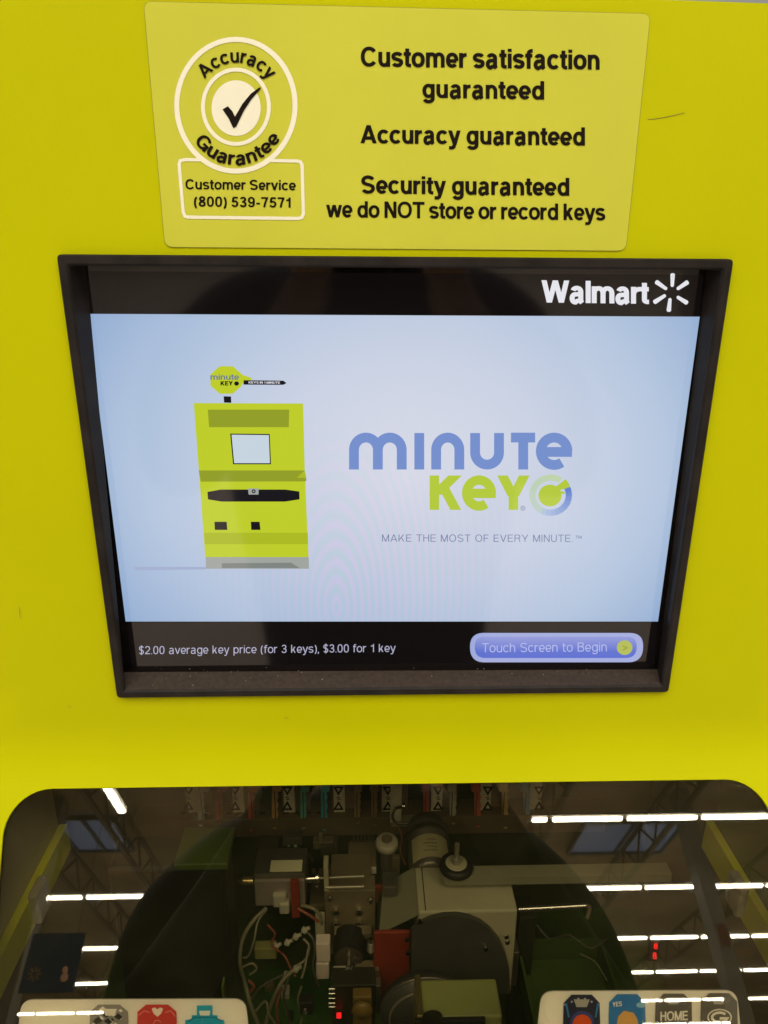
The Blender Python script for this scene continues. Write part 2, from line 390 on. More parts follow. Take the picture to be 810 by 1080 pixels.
# ---------------- bezel
YS = .013
bz = MB()
o0 = [(62, 268), (771, 273), (703, 727), (125, 733)]
i0 = [(90, 279), (745, 284), (693.5, 706), (130, 709)]
def ring(pts, Y, r=0, n=5):
    return [P(x, y, Y) for x, y in (rrect(pts, r, n) if r else pts)]
def inset(w3, d):
    c = sum(w3, Vector())/len(w3); o = []
    for p in w3: o.append(Vector((p.x-math.copysign(d, p.x-c.x), p.y, p.z-math.copysign(d, p.z-c.z))))
    return o
def rr3(corn, r, Y, n=5):
    o = []
    for i in range(4):
        p = corn[i]; a = (corn[i-1]-p).normalized(); b = (corn[(i+1) % 4]-p).normalized()
        s, e = p+a*r, p+b*r
        for k in range(n+1):
            t = k/n; q = (1-t)**2*s+2*t*(1-t)*p+t*t*e; q.y = Y; o.append(q)
    return o
oc = [P(x, y, 0) for x, y in o0]; ic = [P(x, y, YS) for x, y in i0]
rings = [rr3(oc, .003, .0), rr3(oc, .003, -.0035), rr3(inset(oc, .0008), .0025, -.0045), rr3(inset(oc, .005), .0015, -.0045), rr3(inset(oc, .0062), .001, -.0032), rr3(ic, .0005, YS+.001)]
for a, b in zip(rings, rings[1:]):
    N = len(a)
    for k in range(N): bz.face([a[k], b[k], b[(k+1) % N], a[(k+1) % N]], BEZ, False)
bez = bz.build('display_bezel', kiosk, label='black recessed frame around the touchscreen')
m_ = bez.modifiers.new('b', 'BEVEL'); m_.width = .0004; m_.segments = 2; m_.limit_method = 'ANGLE'
# dusty film painting the light the frame's lower lip catches into its colour
m = MB(); fm = mat('lit_dust_film', (.050, .038, .030), .8, var=.2, vscale=300, spec=.05)
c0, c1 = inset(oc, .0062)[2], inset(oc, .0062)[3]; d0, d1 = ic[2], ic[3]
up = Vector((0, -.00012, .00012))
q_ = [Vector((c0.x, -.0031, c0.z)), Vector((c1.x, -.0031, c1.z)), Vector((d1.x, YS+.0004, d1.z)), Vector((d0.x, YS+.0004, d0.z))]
m.face([p+up for p in q_], fm); m.build('lit_dust_film', bez)
# dust specks on the frame's lower lip
ds = MB(); dm = mat('dust', (.45, .4, .33), .8)
for k in range(70):
    x = random.uniform(135, 690); y = random.uniform(704, 726); 
    t = (y-704)/25; Y = YS*(1-t)-.0035*t-.0006
    p = P(x, y, Y); r = random.uniform(.00012, .0004)
    ds.face([p+Vector((r*math.cos(a), -.0001, r*math.sin(a)*.8)) for a in (0, 1.2, 2.4, 3.6, 5)], dm)
ds.build('dust', bez)

# ---------------- touchscreen
def emi(name, c, s=1.0): return mat('lit_'+name, (.003, .003, .003), .06, emit=c, es=s, spec=.5)
ts = MB()
ts.face([Vector((p.x*1.0, YS, p.z)) for p in [P(84, 272, YS), P(84, 272, YS).lerp(P(128, 716, YS), 1), P(698, 712, YS), P(752, 278, YS)]], SCRN)
screen = ts.build('touchscreen', kiosk, label='lit touchscreen showing a key kiosk picture and start button')
ms = onp(YS)
# picture field with its own gradient
gm = bpy.data.materials.new('screen_picture'); gm.use_nodes = True; nt = gm.node_tree; b = nt.nodes['Principled BSDF']
b.inputs['Base Color'].default_value = (.003, .003, .003, 1); b.inputs['Roughness'].default_value = .08
tc = nt.nodes.new('ShaderNodeTexCoord'); mpn = nt.nodes.new('ShaderNodeMapping'); gr = nt.nodes.new('ShaderNodeTexGradient'); gr.gradient_type = 'SPHERICAL'
cpt = P(430, 500, YS)
mpn.inputs['Location'].default_value = (-cpt.x/.235, -cpt.y/.235, -cpt.z/.19); mpn.inputs['Scale'].default_value = (1/.235, 1/.235, 1/.19)
cr = nt.nodes.new('ShaderNodeValToRGB'); e = cr.color_ramp.elements
e[0].position = 0; e[0].color = lin((148, 176, 214)); e[1].position = 1; e[1].color = lin((224, 226, 238))
x_ = e.new(.25); x_.color = lin((178, 198, 225)); x_ = e.new(.55); x_.color = lin((204, 213, 232))
nt.links.new(tc.outputs['Object'], mpn.inputs[0]); nt.links.new(mpn.outputs[0], gr.inputs[0]); nt.links.new(gr.outputs['Fac'], cr.inputs[0])
# LCD beat pattern, very faint
wv = nt.nodes.new('ShaderNodeTexWave'); wv.wave_type = 'RINGS'; wv.rings_direction = 'Y'; wv.inputs['Scale'].default_value = 30; wv.inputs['Distortion'].default_value = 1.2; wv.inputs['Detail Scale'].default_value = .8
mp2 = nt.nodes.new('ShaderNodeMapping'); c2 = P(355, 640, YS); mp2.inputs['Location'].default_value = (-c2.x*2.0, -c2.y, -c2.z*.75); mp2.inputs['Scale'].default_value = (2.0, 1, .75)
nt.links.new(tc.outputs['Object'], mp2.inputs[0]); nt.links.new(mp2.outputs[0], wv.inputs[0])
cr2 = nt.nodes.new('ShaderNodeValToRGB'); e = cr2.color_ramp.elements; e[0].color = (.80, .92, .90, 1); e[1].color = (1.0, .87, .99, 1)
nt.links.new(wv.outputs['Fac'], cr2.inputs[0])
c3 = P(390, 620, YS); mp3 = nt.nodes.new('ShaderNodeMapping'); mp3.inputs['Location'].default_value = (-c3.x/.16, -c3.y/.16, -c3.z/.13); mp3.inputs['Scale'].default_value = (1/.16, 1/.16, 1/.13)
gr3 = nt.nodes.new('ShaderNodeTexGradient'); gr3.gradient_type = 'SPHERICAL'; nt.links.new(tc.outputs['Object'], mp3.inputs[0]); nt.links.new(mp3.outputs[0], gr3.inputs[0])
mx = nt.nodes.new('ShaderNodeMix'); mx.data_type = 'RGBA'; mx.blend_type = 'MULTIPLY'; nt.links.new(gr3.outputs['Fac'], mx.inputs[0])
nt.links.new(cr.outputs[0], mx.inputs[6]); nt.links.new(cr2.outputs[0], mx.inputs[7])
nt.links.new(mx.outputs[2], b.inputs['Emission Color']); b.inputs['Emission Strength'].default_value = .95
pic = MB(); poly(pic, [(92, 331), (738, 334), (694, 655.5), (132.5, 655.5)], gm, ms, .0003)
picture = pic.build('screen_picture', screen)
bar = emi('bar', (10, 7, 7), 1)
hb = MB(); poly(hb, [(93, 286), (742, 290), (738, 334), (92, 331)], bar, ms, .00025); hb.build('menu_bar', screen); hb = MB(); poly(hb, [(135, 656), (693, 656), (690, 702), (139, 704)], bar, ms, .00025); hb.build('menu_bar', screen)
WL = emi('white', (228, 228, 235))
t_ = MB(); text(t_, 'Walmart', 571, 319, 684.5, 320.5, 23.5, WL, ms, .0006, w=.235, track=-.05)
for k, (a, b_) in enumerate((((508.5, 88), (507, 125)), ((555, 113), (524, 134)), ((553, 178), (524, 160)), ((496, 203), (500, 166)), ((451, 176), (484, 155)), ((457, 112), (488, 134)))):
    a = Vector((540+a[0]/3, 260+a[1]/3)); b_ = Vector((540+b_[0]/3, 260+b_[1]/3)); d = (a-b_).normalized(); nn = Vector((-d.y, d.x))
    pts = [a+d*0+nn*2.4, a+d*1.2+nn*1.2, a+d*1.2-nn*1.2, a-nn*2.4, b_-nn*1.7-d*.2, b_-d*1.2, b_+nn*1.7-d*.2]
    poly(t_, [tuple(p) for p in pts], WL, ms, .0006)
poly(t_, ell(725, 319, 1, 1, 10), WL, ms, .0006)
t_.build('store_logo', screen)
# logo
LB = emi('logo_blue', (118, 144, 205)); LG = emi('logo_green', (180, 202, 62)); LP = emi('logo_pale', (170, 192, 214)); LT = emi('logo_grey', (118, 128, 165)); LL = emi('logo_light', (196, 212, 190))
def cq(x, y, o): return ms(340+x/2.7, 430+y/2.7, o)
lg = MB()
def arc2(cx, cy, rx, ry, a, b, n=20, e=2): return [(x, y) for x, y in arc(cx, cy, rx, -ry, a, b, n, e)]
strokes(lg, [[(90, 176), (90, 122)]+arc2(124, 120, 34, 35, 180, 0)+[(158, 176)], arc2(192, 120, 34, 35, 180, 0)+[(226, 176)],
             [(276, 72), (276, 176)], [(324, 176), (324, 122)]+arc2(357, 120, 33, 35, 180, 0)+[(390, 176)],
             [(435, 72), (435, 126)]+arc2(469, 128, 34, 34, 180, 360)+[(503, 72)],
             [(537, 85), (606, 85)], [(572, 85), (572, 176)],
             [(624, 126), (711, 126)], arc2(660, 124, 38, 39, 0, 305, 30)], cq, LB, .0005, 28)
lg.build('logo_lettering', screen)
lg = MB()
strokes(lg, [[(319, 193), (319, 291)], ('D', 378, 193, 322, 248), ('D', 346, 228, 380, 291), [(412, 244), (494, 244)], arc2(446, 243, 35, 37, 0, 305, 30),
             ('D', 513, 193, 543, 252), ('D', 575, 193, 545, 252), [(544, 240), (544, 291)]], cq, LG, .0005, 27)
lg.build('logo_lettering', screen)
lg = MB()
for k in range(24):
    a0 = 58+340*k/24; t = k/23
    cc = [a+(b-a)*t for a, b in zip((192, 212, 170), (178, 196, 222))] if t < .55 else [a+(b-a)*(t-.55)/.45 for a, b in zip((178, 196, 222), (92, 122, 205))]
    strokes(lg, [arc2(650, 249, 52, 50, a0, a0+14.4, 3)], cq, emi('ring_%d' % k, tuple(cc)), .0005, 18)
strokes(lg, [[(650, 246), (698, 210)]], cq, LG, .0008, 17)
strokes(lg, [[(672, 240), (690, 243)], [(683, 230), (704, 222)]], cq, LG, .0008, 7)
poly(lg, ell(648, 250, 33, 31, 40), LG, cq, .0008)
lg.build('key_emblem', screen)
lg = MB()
text(lg, 'MAKE THE MOST OF EVERY MINUTE.', 403, 571.2, 604, 571.6, 7.6, LT, ms, .0006, w=.12, track=.04)
text(lg, 'TM', 607, 568, 613.5, 568, 3, LT, ms, .0006, w=.16)
strokes(lg, [ell(551.5, 536, 2.2, 2.2, 14)+[ell(551.5, 536, 2.2, 2.2, 14)[0]]], ms, LT, .0006, .6)
text(lg, 'R', 550.7, 537, 552.4, 537, 2, LT, ms, .0006, w=.2)
lg.build('tagline_lettering', screen)
# picture of a kiosk on the screen
def kq(x, y, o): return ms(190+x/4.32, 370+y/4.32, o)
KL = emi('k_lime', (190, 205, 42)); KD = emi('k_olive', (146, 158, 40)); KB = emi('k_black', (22, 20, 26)); KS = emi('k_silver', (160, 165, 160)); KS2 = emi('k_silver2', (128, 134, 130)); KW = emi('k_white', (198, 212, 224)); KX = emi('k_lime2', (172, 186, 36)); KSH = emi('k_shadow', (158, 170, 205)); KG = emi('k_greytext', (112, 124, 138))
kp = MB()
def kpoly(pts, m, o): poly(kp, pts, m, kq, o)
kpoly([(-210, 985), (118, 985), (118, 996), (-205, 1000)], KSH, .0004)
kpoly([(62, 238), (560, 240), (568, 545), (585, 940), (114, 940), (85, 545)], KL, .0005)
kpoly([(126, 268), (497, 268), (495, 348), (132, 348)], KD, .0006)
kpoly([(228, 377), (408, 379), (414, 517), (241, 517)], KB, .0006); kpoly([(234, 382), (404, 384), (409, 512), (246, 512)], KW, .0007)
kpoly([(85, 545), (568, 545), (575, 580), (574, 595), (94, 596)], KD, .0006); kpoly([(568, 545), (575, 580), (530, 578)], KX, .0007)
kpoly([(124, 643), (185, 632), (480, 632), (543, 641), (544, 677), (478, 687), (190, 687), (127, 677)], KB, .0006)
kpoly([(309, 627), (358, 627), (357, 655), (312, 655)], KS, .0007); poly(kp, ell(335, 640, 9, 9, 16), KB, kq, .0008); poly(kp, ell(335, 640, 4, 4, 12), KS, kq, .0009)
kpoly([(156, 779), (212, 779), (215, 816), (158, 816)], KB, .0006); kpoly([(322, 779), (362, 779), (366, 816), (324, 816)], KB, .0006)
kpoly([(108, 829), (582, 829), (583, 881), (112, 881)], KX, .0006)
kpoly([(116, 940), (586, 940), (587, 993), (118, 993)], KS, .0006); kpoly([(190, 968), (505, 965), (545, 990), (190, 990)], KS2, .0007)
kpoly([(198, 207), (232, 208), (233, 237), (200, 236)], KB, .0006)
poly(kp, [(210+78*math.cos(a), 133+68*math.sin(a)) for a in [math.radians(22.5+45*k) for k in range(8)]], KL, kq, .0006)
kpoly([(270, 105), (330, 125), (300, 150), (270, 150)], KL, .00055)
kpoly([(289, 134), (470, 136), (485, 147), (470, 155), (289, 154)], KB, .0006)
text(kp, 'KEYS IN 1 MINUTE', 312, 149, 455, 150, 10, WL, kq, .0008, w=.2)
text(kp, 'minute', 138, 132, 268, 132, 26, KG, kq, .0008, w=.2)
text(kp, 'KEY', 184, 158, 240, 158, 20, KB, kq, .0008, w=.26)
poly(kp, ell(257, 149, 11, 10, 20), KB, kq, .0008)
kp.build('kiosk_picture', screen)
fo = MB(); text(fo, '$2.00 average key price (for 3 keys), $3.00 for 1 key', 146.7, 690, 417.3, 687.5, 8.4, emi('footer', (180, 178, 204)), ms, .0006, w=.125, track=.0); fo.build('price_lettering', screen)
# button
gb = bpy.data.materials.new('button_blue'); gb.use_nodes = True; nt = gb.node_tree; b = nt.nodes['Principled BSDF']; b.inputs['Base Color'].default_value = (.003, .003, .003, 1); b.inputs['Roughness'].default_value = .1
tc = nt.nodes.new('ShaderNodeTexCoord'); sx_ = nt.nodes.new('ShaderNodeSeparateXYZ'); mr = nt.nodes.new('ShaderNodeMapRange')
mr.inputs[1].default_value = P(590, 696, YS).z; mr.inputs[2].default_value = P(590, 669, YS).z
cr = nt.nodes.new('ShaderNodeValToRGB'); e = cr.color_ramp.elements; e[0].color = lin((78, 102, 208)); e[1].color = lin((150, 158, 218)); x_ = e.new(.35); x_.color = lin((88, 110, 205)); 
nt.links.new(tc.outputs['Object'], sx_.inputs[0]); nt.links.new(sx_.outputs[2], mr.inputs[0]); nt.links.new(mr.outputs[0], cr.inputs[0]); nt.links.new(cr.outputs[0], b.inputs['Emission Color']); b.inputs['Emission Strength'].default_value = 1
bt = MB(); L1 = emi('button_rim', (160, 170, 218))
poly(bt, rrect([(495.5, 667.5), (679, 667.5), (677.5, 698.5), (496, 698.5)], 15, 10), L1, ms, .0005)
poly(bt, rrect([(500.5, 671.5), (672, 671.5), (671, 694), (501, 694)], 11, 10), gb, ms, .0006)
bto = bt.build('start_button', screen)
bt = MB(); text(bt, 'Touch Screen to Begin', 508.5, 688, 640, 687, 9.6, emi('btn_text', (176, 184, 230)), ms, .0008, w=.12); bt.build('button_lettering', screen)
bt = MB(); poly(bt, ell(658.8, 683, 8.3, 7.8, 30), emi('btn_dot', (176, 186, 84)), ms, .0008); text(bt, '>', 656.5, 686.5, 661.5, 686.5, 7, KD, ms, .001, w=.16); bt.build('arrow_dot', screen)

# ---------------- window glass
gl = bpy.data.materials.new('smoked_window'); gl.use_nodes = True; nt = gl.node_tree; nt.nodes.clear()
out = nt.nodes.new('ShaderNodeOutputMaterial'); ad = nt.nodes.new('ShaderNodeMixShader'); tr_ = nt.nodes.new('ShaderNodeBsdfTransparent'); go = nt.nodes.new('ShaderNodeBsdfGlossy')
tr_.inputs[0].default_value = (.90, .87, .76, 1); go.inputs['Roughness'].default_value = .012; go.inputs[0].default_value = (1, .96, .88, 1)
fr = nt.nodes.new('ShaderNodeFresnel'); fr.inputs[0].default_value = 1.6
df = nt.nodes.new('ShaderNodeBsdfDiffuse'); df.inputs[0].default_value = (.55, .58, .26, 1); vm = nt.nodes.new('ShaderNodeMixShader')
vt = nt.nodes.new('ShaderNodeTexCoord'); vn = nt.nodes.new('ShaderNodeTexNoise'); vn.inputs['Scale'].default_value = 9; vn.inputs['Detail'].default_value = 8; vn.inputs['Distortion'].default_value = 1.5
vr = nt.nodes.new('ShaderNodeMapRange'); vr.inputs[1].default_value = .3; vr.inputs[2].default_value = .75; vr.inputs[3].default_value = .001; vr.inputs[4].default_value = .009
nt.links.new(vt.outputs['Object'], vn.inputs['Vector']); nt.links.new(vn.outputs['Fac'], vr.inputs[0]); nt.links.new(vr.outputs[0], vm.inputs[0]); nt.links.new(tr_.outputs[0], vm.inputs[1]); nt.links.new(df.outputs[0], vm.inputs[2])
nt.links.new(fr.outputs[0], ad.inputs[0]); nt.links.new(vm.outputs[0], ad.inputs[1]); nt.links.new(go.outputs[0], ad.inputs[2]); nt.links.new(ad.outputs[0], out.inputs[0])
g = MB(); wi = win_outline(.0006)
top = [SL(x, s, -.0008) for x, s in wi]; bot = [SL(x, s, -.0038) for x, s in wi]
g.face(top, gl); g.face(bot[::-1], gl)
eg = mat('glass_edge', (.02, .02, .01), .3)
for k in range(len(wi)): g.face([top[k], bot[k], bot[(k+1) % len(wi)], top[(k+1) % len(wi)]], eg)
win = g.build('window', kiosk, label='smoked acrylic window over the cutting machinery')

# ---------------- interior walls of the compartment
WPL0 = mat('white_plastic', (.36, .34, .26), .4)
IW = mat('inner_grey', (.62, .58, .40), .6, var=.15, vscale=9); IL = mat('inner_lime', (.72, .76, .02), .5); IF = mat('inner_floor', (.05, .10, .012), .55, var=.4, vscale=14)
IX = .315; YB = .31; ZF = .70
def wall_y(px, py, X):
    d = ray(px, py); return CAM.y+d.y*(X-CAM.x)/d.x
WG = mat('wall_green_dim', (.14, .19, .03), .6, var=.15, vscale=9)  # right wall made darker: its weaker light is put into the colour
for sx in (-1, 1):
    X = sx*.298
    YW = wall_y(61, 868, -.298) if sx < 0 else wall_y(754, 866, .298)
    t0, t1 = ((61, 870), (61, 905)) if sx < 0 else ((754, 866), (754, 902))
    za = (CAM+ray(*t0)*((X-CAM.x)/ray(*t0).x)).z; zb2 = (CAM+ray(*t1)*((X-CAM.x)/ray(*t1).x)).z
    iw = MB()
    def gy(z): return BEND.y-(BEND.z-z)*math.tan(PHI)+.008
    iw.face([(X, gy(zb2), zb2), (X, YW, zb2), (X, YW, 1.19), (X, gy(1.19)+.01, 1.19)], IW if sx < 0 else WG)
    iw.build('side_wall', kiosk)
    r = MB(); g0 = gy(za)-.0
    r.add([(X-sx*o, y, z) for o in (.001, .008) for y, z in ((gy(zb2), zb2), (YW, zb2), (YW, za), (gy(za), za))], [[0, 1, 2, 3], [7, 6, 5, 4], [0, 4, 5, 1], [3, 2, 6, 7], [1, 5, 6, 2], [0, 3, 7, 4]], IL)
    rl = r.build('side_rail', kiosk, label='lime rail on the %s inner wall' % ('left' if sx < 0 else 'right'))
    r = MB(); ym = (YW+gy(za))/2+.004; r.box((X-sx*.011, ym, (za+zb2)/2+.004), (.008, .022, .03), WPL0, bev=.002); r.build('clip', rl)
    ow = MB(); Xo = sx*.40
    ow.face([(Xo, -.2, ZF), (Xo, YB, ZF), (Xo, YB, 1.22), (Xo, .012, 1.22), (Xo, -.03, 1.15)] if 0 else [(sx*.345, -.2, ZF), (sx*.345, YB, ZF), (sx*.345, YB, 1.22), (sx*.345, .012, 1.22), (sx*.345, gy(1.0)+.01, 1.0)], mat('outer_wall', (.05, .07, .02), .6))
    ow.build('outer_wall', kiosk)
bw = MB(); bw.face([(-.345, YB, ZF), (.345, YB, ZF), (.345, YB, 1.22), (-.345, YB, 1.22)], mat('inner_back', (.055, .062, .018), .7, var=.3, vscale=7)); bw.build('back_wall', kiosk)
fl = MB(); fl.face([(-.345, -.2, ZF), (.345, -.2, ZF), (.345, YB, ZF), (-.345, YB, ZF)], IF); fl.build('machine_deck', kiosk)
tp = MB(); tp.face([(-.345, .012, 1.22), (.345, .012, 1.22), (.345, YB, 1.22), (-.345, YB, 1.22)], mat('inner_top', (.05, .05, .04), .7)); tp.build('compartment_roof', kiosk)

# ---------------- two strips of sample keys behind the window
CARD = mat('card_white', (.92, .90, .86), .4, var=.03, vscale=10)
def strip(px, py, label):
    m = MB()
    pts = [ong(x, y, -.0062) for x, y in rrect([(px[0], py), (px[1], py-1), (px[1]+8, py+75), (px[0]-8, py+75)], 13, 6)]
    m.face(pts[::-1], CARD)
    for k in range(len(pts)): m.face([pts[k], pts[(k+1) % len(pts)], pts[(k+1) % len(pts)]-GN*.0015, pts[k]-GN*.0015], CARD)
    return m.build('sample_strip', kiosk, label=label)
off = -.0058
def gq(x, y, o): return GP(x, y, off+o)
s1 = strip((22.5, 259), 1054.5, 'white strip of three sample key heads, left end')
s2 = strip((571, 777), 1045.5, 'white strip of four sample key heads, right end')
def head(cx, top, w, h, c, parent, lab, deco=None, cut='oct'):
    m = MB()
    if cut == 'oct': pts = [(cx-w*.28, top), (cx+w*.28, top), (cx+w*.5, top+h*.22), (cx+w*.52, top+h), (cx-w*.52, top+h), (cx-w*.5, top+h*.22)]
    else: pts = [(cx-w*.2, top), (cx+w*.2, top), (cx+w*.2, top+h*.3), (cx+w*.33, top+h*.3), (cx+w*.33, top+h*.45), (cx+w*.5, top+h*.45), (cx+w*.52, top+h), (cx-w*.52, top+h), (cx-w*.5, top+h*.45), (cx-w*.33, top+h*.45), (cx-w*.33, top+h*.3), (cx-w*.2, top+h*.3)]
    p3 = [gq(x, y, .0004) for x, y in pts]; m.face(p3[::-1], c)
    if deco: deco(m)
    return m.build('key_head', parent, label=lab)
def hole(m, x, y, w, c): poly(m, [(x-w*.5, y), (x+w*.5, y), (x+w*.32, y+w*.48), (x-w*.32, y+w*.48)], c, gq, .0008)
WH = mat('paint_white', (.95, .93, .9), .4); CB = mat('camo_dark', (.02, .02, .025), .4); CG = mat('camo_grey', (.30, .29, .30), .4); NV = mat('navy', (.01, .015, .06), .35); OR = mat('orange', (.75, .10, .01), .35); BL = mat('key_blue', (.02, .22, .62), .35); RD = mat('key_red', (.62, .05, .05), .35); AQ = mat('key_aqua', (.01, .42, .68), .35); GY = mat('key_grey', (.09, .09, .09), .35); SK = mat('tan_yellow', (.75, .45, .14), .4); GN2 = mat('light_grey', (.45, .45, .45), .4)
def d_camo(m):
    rnd = random.Random(3)
    for k in range(16):
        x = 115+rnd.uniform(-16, 16); y = 1064+rnd.uniform(0, 18); w = rnd.uniform(2, 5)
        poly(m, [(x-w, y), (x, y-w*.7), (x+w, y+w*.2), (x+w*.2, y+w*.8)], CB if k % 2 else WH, gq, .0006+k*.00001)
    hole(m, 116, 1064, 15, CARD)
head(115, 1059.5, 40, 34, CG, s1, 'grey camouflage key head', d_camo)
def d_heart(m):
    poly(m, [(160, 1064), (163, 1062.5), (166, 1064.5), (169, 1062.5), (172, 1064), (170, 1069), (166, 1072.5), (162, 1069)], CARD, gq, .0006)
    strokes(m, [[(146, 1071), (152, 1066), (158, 1068)], [(174, 1068), (180, 1066), (185, 1072)], ell(166, 1080, 4, 4, 14)], gq, mat('pink_line', (.8, .3, .28), .4), .0007, 1.0)
head(165.5, 1059.5, 41, 34, RD, s1, 'red key head with a pale heart cut-out', d_heart)
def d_aq(m):
    poly(m, [(210, 1066), (222, 1066), (221, 1071), (211, 1071)], CARD, gq, .0006)
    strokes(m, [[(198, 1077), (206, 1073), (226, 1073), (234, 1077)]], gq, mat('aqua_dark', (.0, .2, .4), .4), .0006, 1.3)
head(215.8, 1060.5, 41, 34, AQ, s1, 'turquoise stepped key head', d_aq, cut='step')
def d_nv(m):
    hole(m, 613.5, 1054, 17, GN2); poly(m, ell(614, 1080, 13, 14, 24), mat('key_blue2', (.03, .06, .3), .4), gq, .0006); poly(m, ell(614, 1080, 10, 10, 24), OR, gq, .0008)
    for k in range(6): poly(m, ell(596+k*7, 1052+abs(k-2.5)*3, 1.2, 1.2, 8), mat('star_pale', (.5, .45, .6), .4), gq, .0007)
    strokes(m, [[(597, 1058), (600, 1073)], [(631, 1058), (628, 1073)]], gq, BL, .0007, 2.0)
head(613.5, 1049, 38, 40, NV, s2, 'navy key head with an orange disc', d_nv)
def d_bl(m):
    text(m, 'YES', 646, 1062, 656, 1061, 5, WH, gq, .0008, w=.22)
    poly(m, [(650, 1083), (652, 1072), (658, 1066), (668, 1068), (672, 1074), (674, 1084)], SK, gq, .0006)
    poly(m, ell(676, 1060, 5, 3, 12), mat('sky_pale', (.3, .6, .85), .4), gq, .0006)
head(661.5, 1048.5, 38, 40, BL, s2, 'bright blue key head with a tan patch', d_bl)
def d_home(m):
    hole(m, 710, 1052, 15, GN2); text(m, 'HOME', 696.5, 1077, 725.5, 1076, 10, WH, gq, .0008, w=.2, track=-.02)
head(710.5, 1048, 38, 40, GY, s2, 'dark grey key head reading HOME', d_home)
def d_g(m):
    hole(m, 758, 1052, 15, GN2); poly(m, ell(759, 1073, 13, 9, 28), WH, gq, .0006); poly(m, ell(759, 1073, 11.5, 7.6, 28), GY, gq, .0008)
    strokes(m, [arc2(759, 1073, 8, 5, 40, 340, 18)+[(767, 1074), (759, 1074)]], gq, WH, .001, 2.6)
head(758.5, 1047.5, 38, 40, GY, s2, 'dark grey key head with an oval G emblem', d_g)

# ================================================================ MACHINERY
AL = mat('aluminium', (.35, .33, .26), .42, metal=.55, bump=.1, bscale=300, var=.08, vscale=30)
AL2 = mat('dull_steel', (.16, .15, .125), .4, metal=.7, var=.15, vscale=40)
CH = mat('chrome', (.75, .73, .68), .18, metal=1)
CRM = mat('cream_paint', (.36, .345, .23), .45, var=.06, vscale=30)
BK = mat('matt_black', (.006, .006, .005), .6)
BRS = mat('brass', (.75, .6, .25), .3, metal=.9)
RDP = mat('red_guard', (.20, .025, .012), .45, var=.15, vscale=40)
BRN = mat('brown_plate', (.17, .135, .08), .5, metal=.15, var=.15, vscale=40)
WPL = mat('white_plastic', (.62, .6, .5), .4)
GRN = mat('green_board', (.02, .085, .012), .4, var=.3, vscale=30)
def pbox(m, x0, x1, y0, y1, Y, d, ma, bev=.001):
    """box whose front face fills the pixel rect on plane Y, going back by d"""
    a, b = P(x0, y0, Y), P(x1, y0, Y); c = P((x0+x1)/2, y1, Y)
    m.box(((a.x+b.x)/2, Y+d/2, (a.z+c.z)/2), (abs(b.x-a.x), d, abs(a.z-c.z)), ma, bev=min(bev, d*.3))
def root_at(name, label, cat, px, py, Y, group=None):
    p = P(px, py, Y); return thing(name, label, cat, p, group)

# black housing, left
h_ = root_at('battery_box', 'large matt black housing box at the left of the compartment', 'box', 180, 1080, .04)
m = MB(); pbox(m, 112, 236, 917, 1130, .04, .040, BK, .003); m.build('body', h_)
m = MB(); pbox(m, 183, 240, 912, 918, .038, .044, mat('lid_reflect_green', (.05, .075, .012), .5), .001); m.build('lid', h_)  # black box's top: the green reflected on it is put into the lid colour
adopt(h_)
# circuit board / green floor plate
h_ = root_at('circuit_board', 'green circuit board below the wiring loom', 'circuit board', 290, 1060, .1)
a = P(236, 965, .12); b_ = P(350, 965, .12)
m = MB(); m.box(((a.x+b_.x)/2, .06, .78), (abs(b_.x-a.x), .2, .004), GRN); m.build('board', h_)
for k in range(14):
    x = random.uniform(a.x+.01, b_.x-.01); y = random.uniform(-.03, .14)
    m = MB(); m.box((x, y, .786), (random.uniform(.005, .014), random.uniform(.005, .012), .008), random.choice([BK, WPL, BRN, AL2]), bev=.0005); m.build('chip', h_)
adopt(h_)
# actuator with label
h_ = root_at('solenoid', 'silver solenoid actuator with a pale label and brass tip', 'actuator', 294, 950, .10)
m = MB(); pbox(m, 267, 322, 923, 953, .10, .035, AL2, .0015); m.build('body', h_)
m = MB(); pbox(m, 268, 321, 930, 955, .097, .004, mat('pinkish_metal', (.34, .29, .25), .4, metal=.4), .0005); m.build('face_plate', h_)
zt = P(290, 923, .10).z
m = MB(); c = PZ(302, 913, zt+.001); m.box((c.x, c.y, zt+.0008), (.031, .014, .0008), mat('paper_label', (.6, .58, .38), .6)); m.build('paper_label', h_)
m = MB(); c = P(251, 929, .105); e_ = P(267, 929, .105); m.cyl(e_, c.lerp(e_, .35), .004, BRS); m.cyl(c.lerp(e_, .35), c, .004, BRS, r2=.0008); m.build('tip', h_)
m = MB(); c = P(322, 927, .11); e_ = P(337, 926, .11); m.cyl(c, e_, .004, CH); m.cyl(P(333, 926, .11), P(336, 926, .11), .009, CH); m.cyl(e_, P(384, 924, .11), .0015, AL); m.cyl(P(343, 936, .10), P(384, 935, .10), .0015, AL); m.build('rod', h_)
m = MB(); pbox(m, 341, 346, 912, 940, .10, .012, CRM, .0005); m.build('end_plate', h_)
m = MB(); pbox(m, 287, 302, 945, 958, .092, .012, WPL, .002); pbox(m, 294, 305, 954, 965, .09, .01, WPL, .002); m.build('connector', h_)
m = MB(); pbox(m, 306, 315, 930, 968, .090, .004, RDP, .0005); m.build('cable_tie', h_)
adopt(h_)
# sensor block
h_ = root_at('sensor_block', 'small brown block with a pale front edge behind the bracket', 'block', 382, 922, .16)
m = MB(); pbox(m, 367, 397, 914, 921, .15, .035, BRN, .001); m.build('body', h_)
m = MB(); pbox(m, 367, 397, 916, 922, .147, .002, mat('pale_pink', (.55, .48, .42), .4), .0003); m.build('front_edge', h_)
zz = P(382, 914, .15).z
m = MB()
for x, y in ((373, 907), (381, 909)):
    c = PZ(x, y, zz); m.cyl(c, c+Vector((0, 0, .0015)), .0018, CH, n=12)
m.build('screws', h_)
adopt(h_)
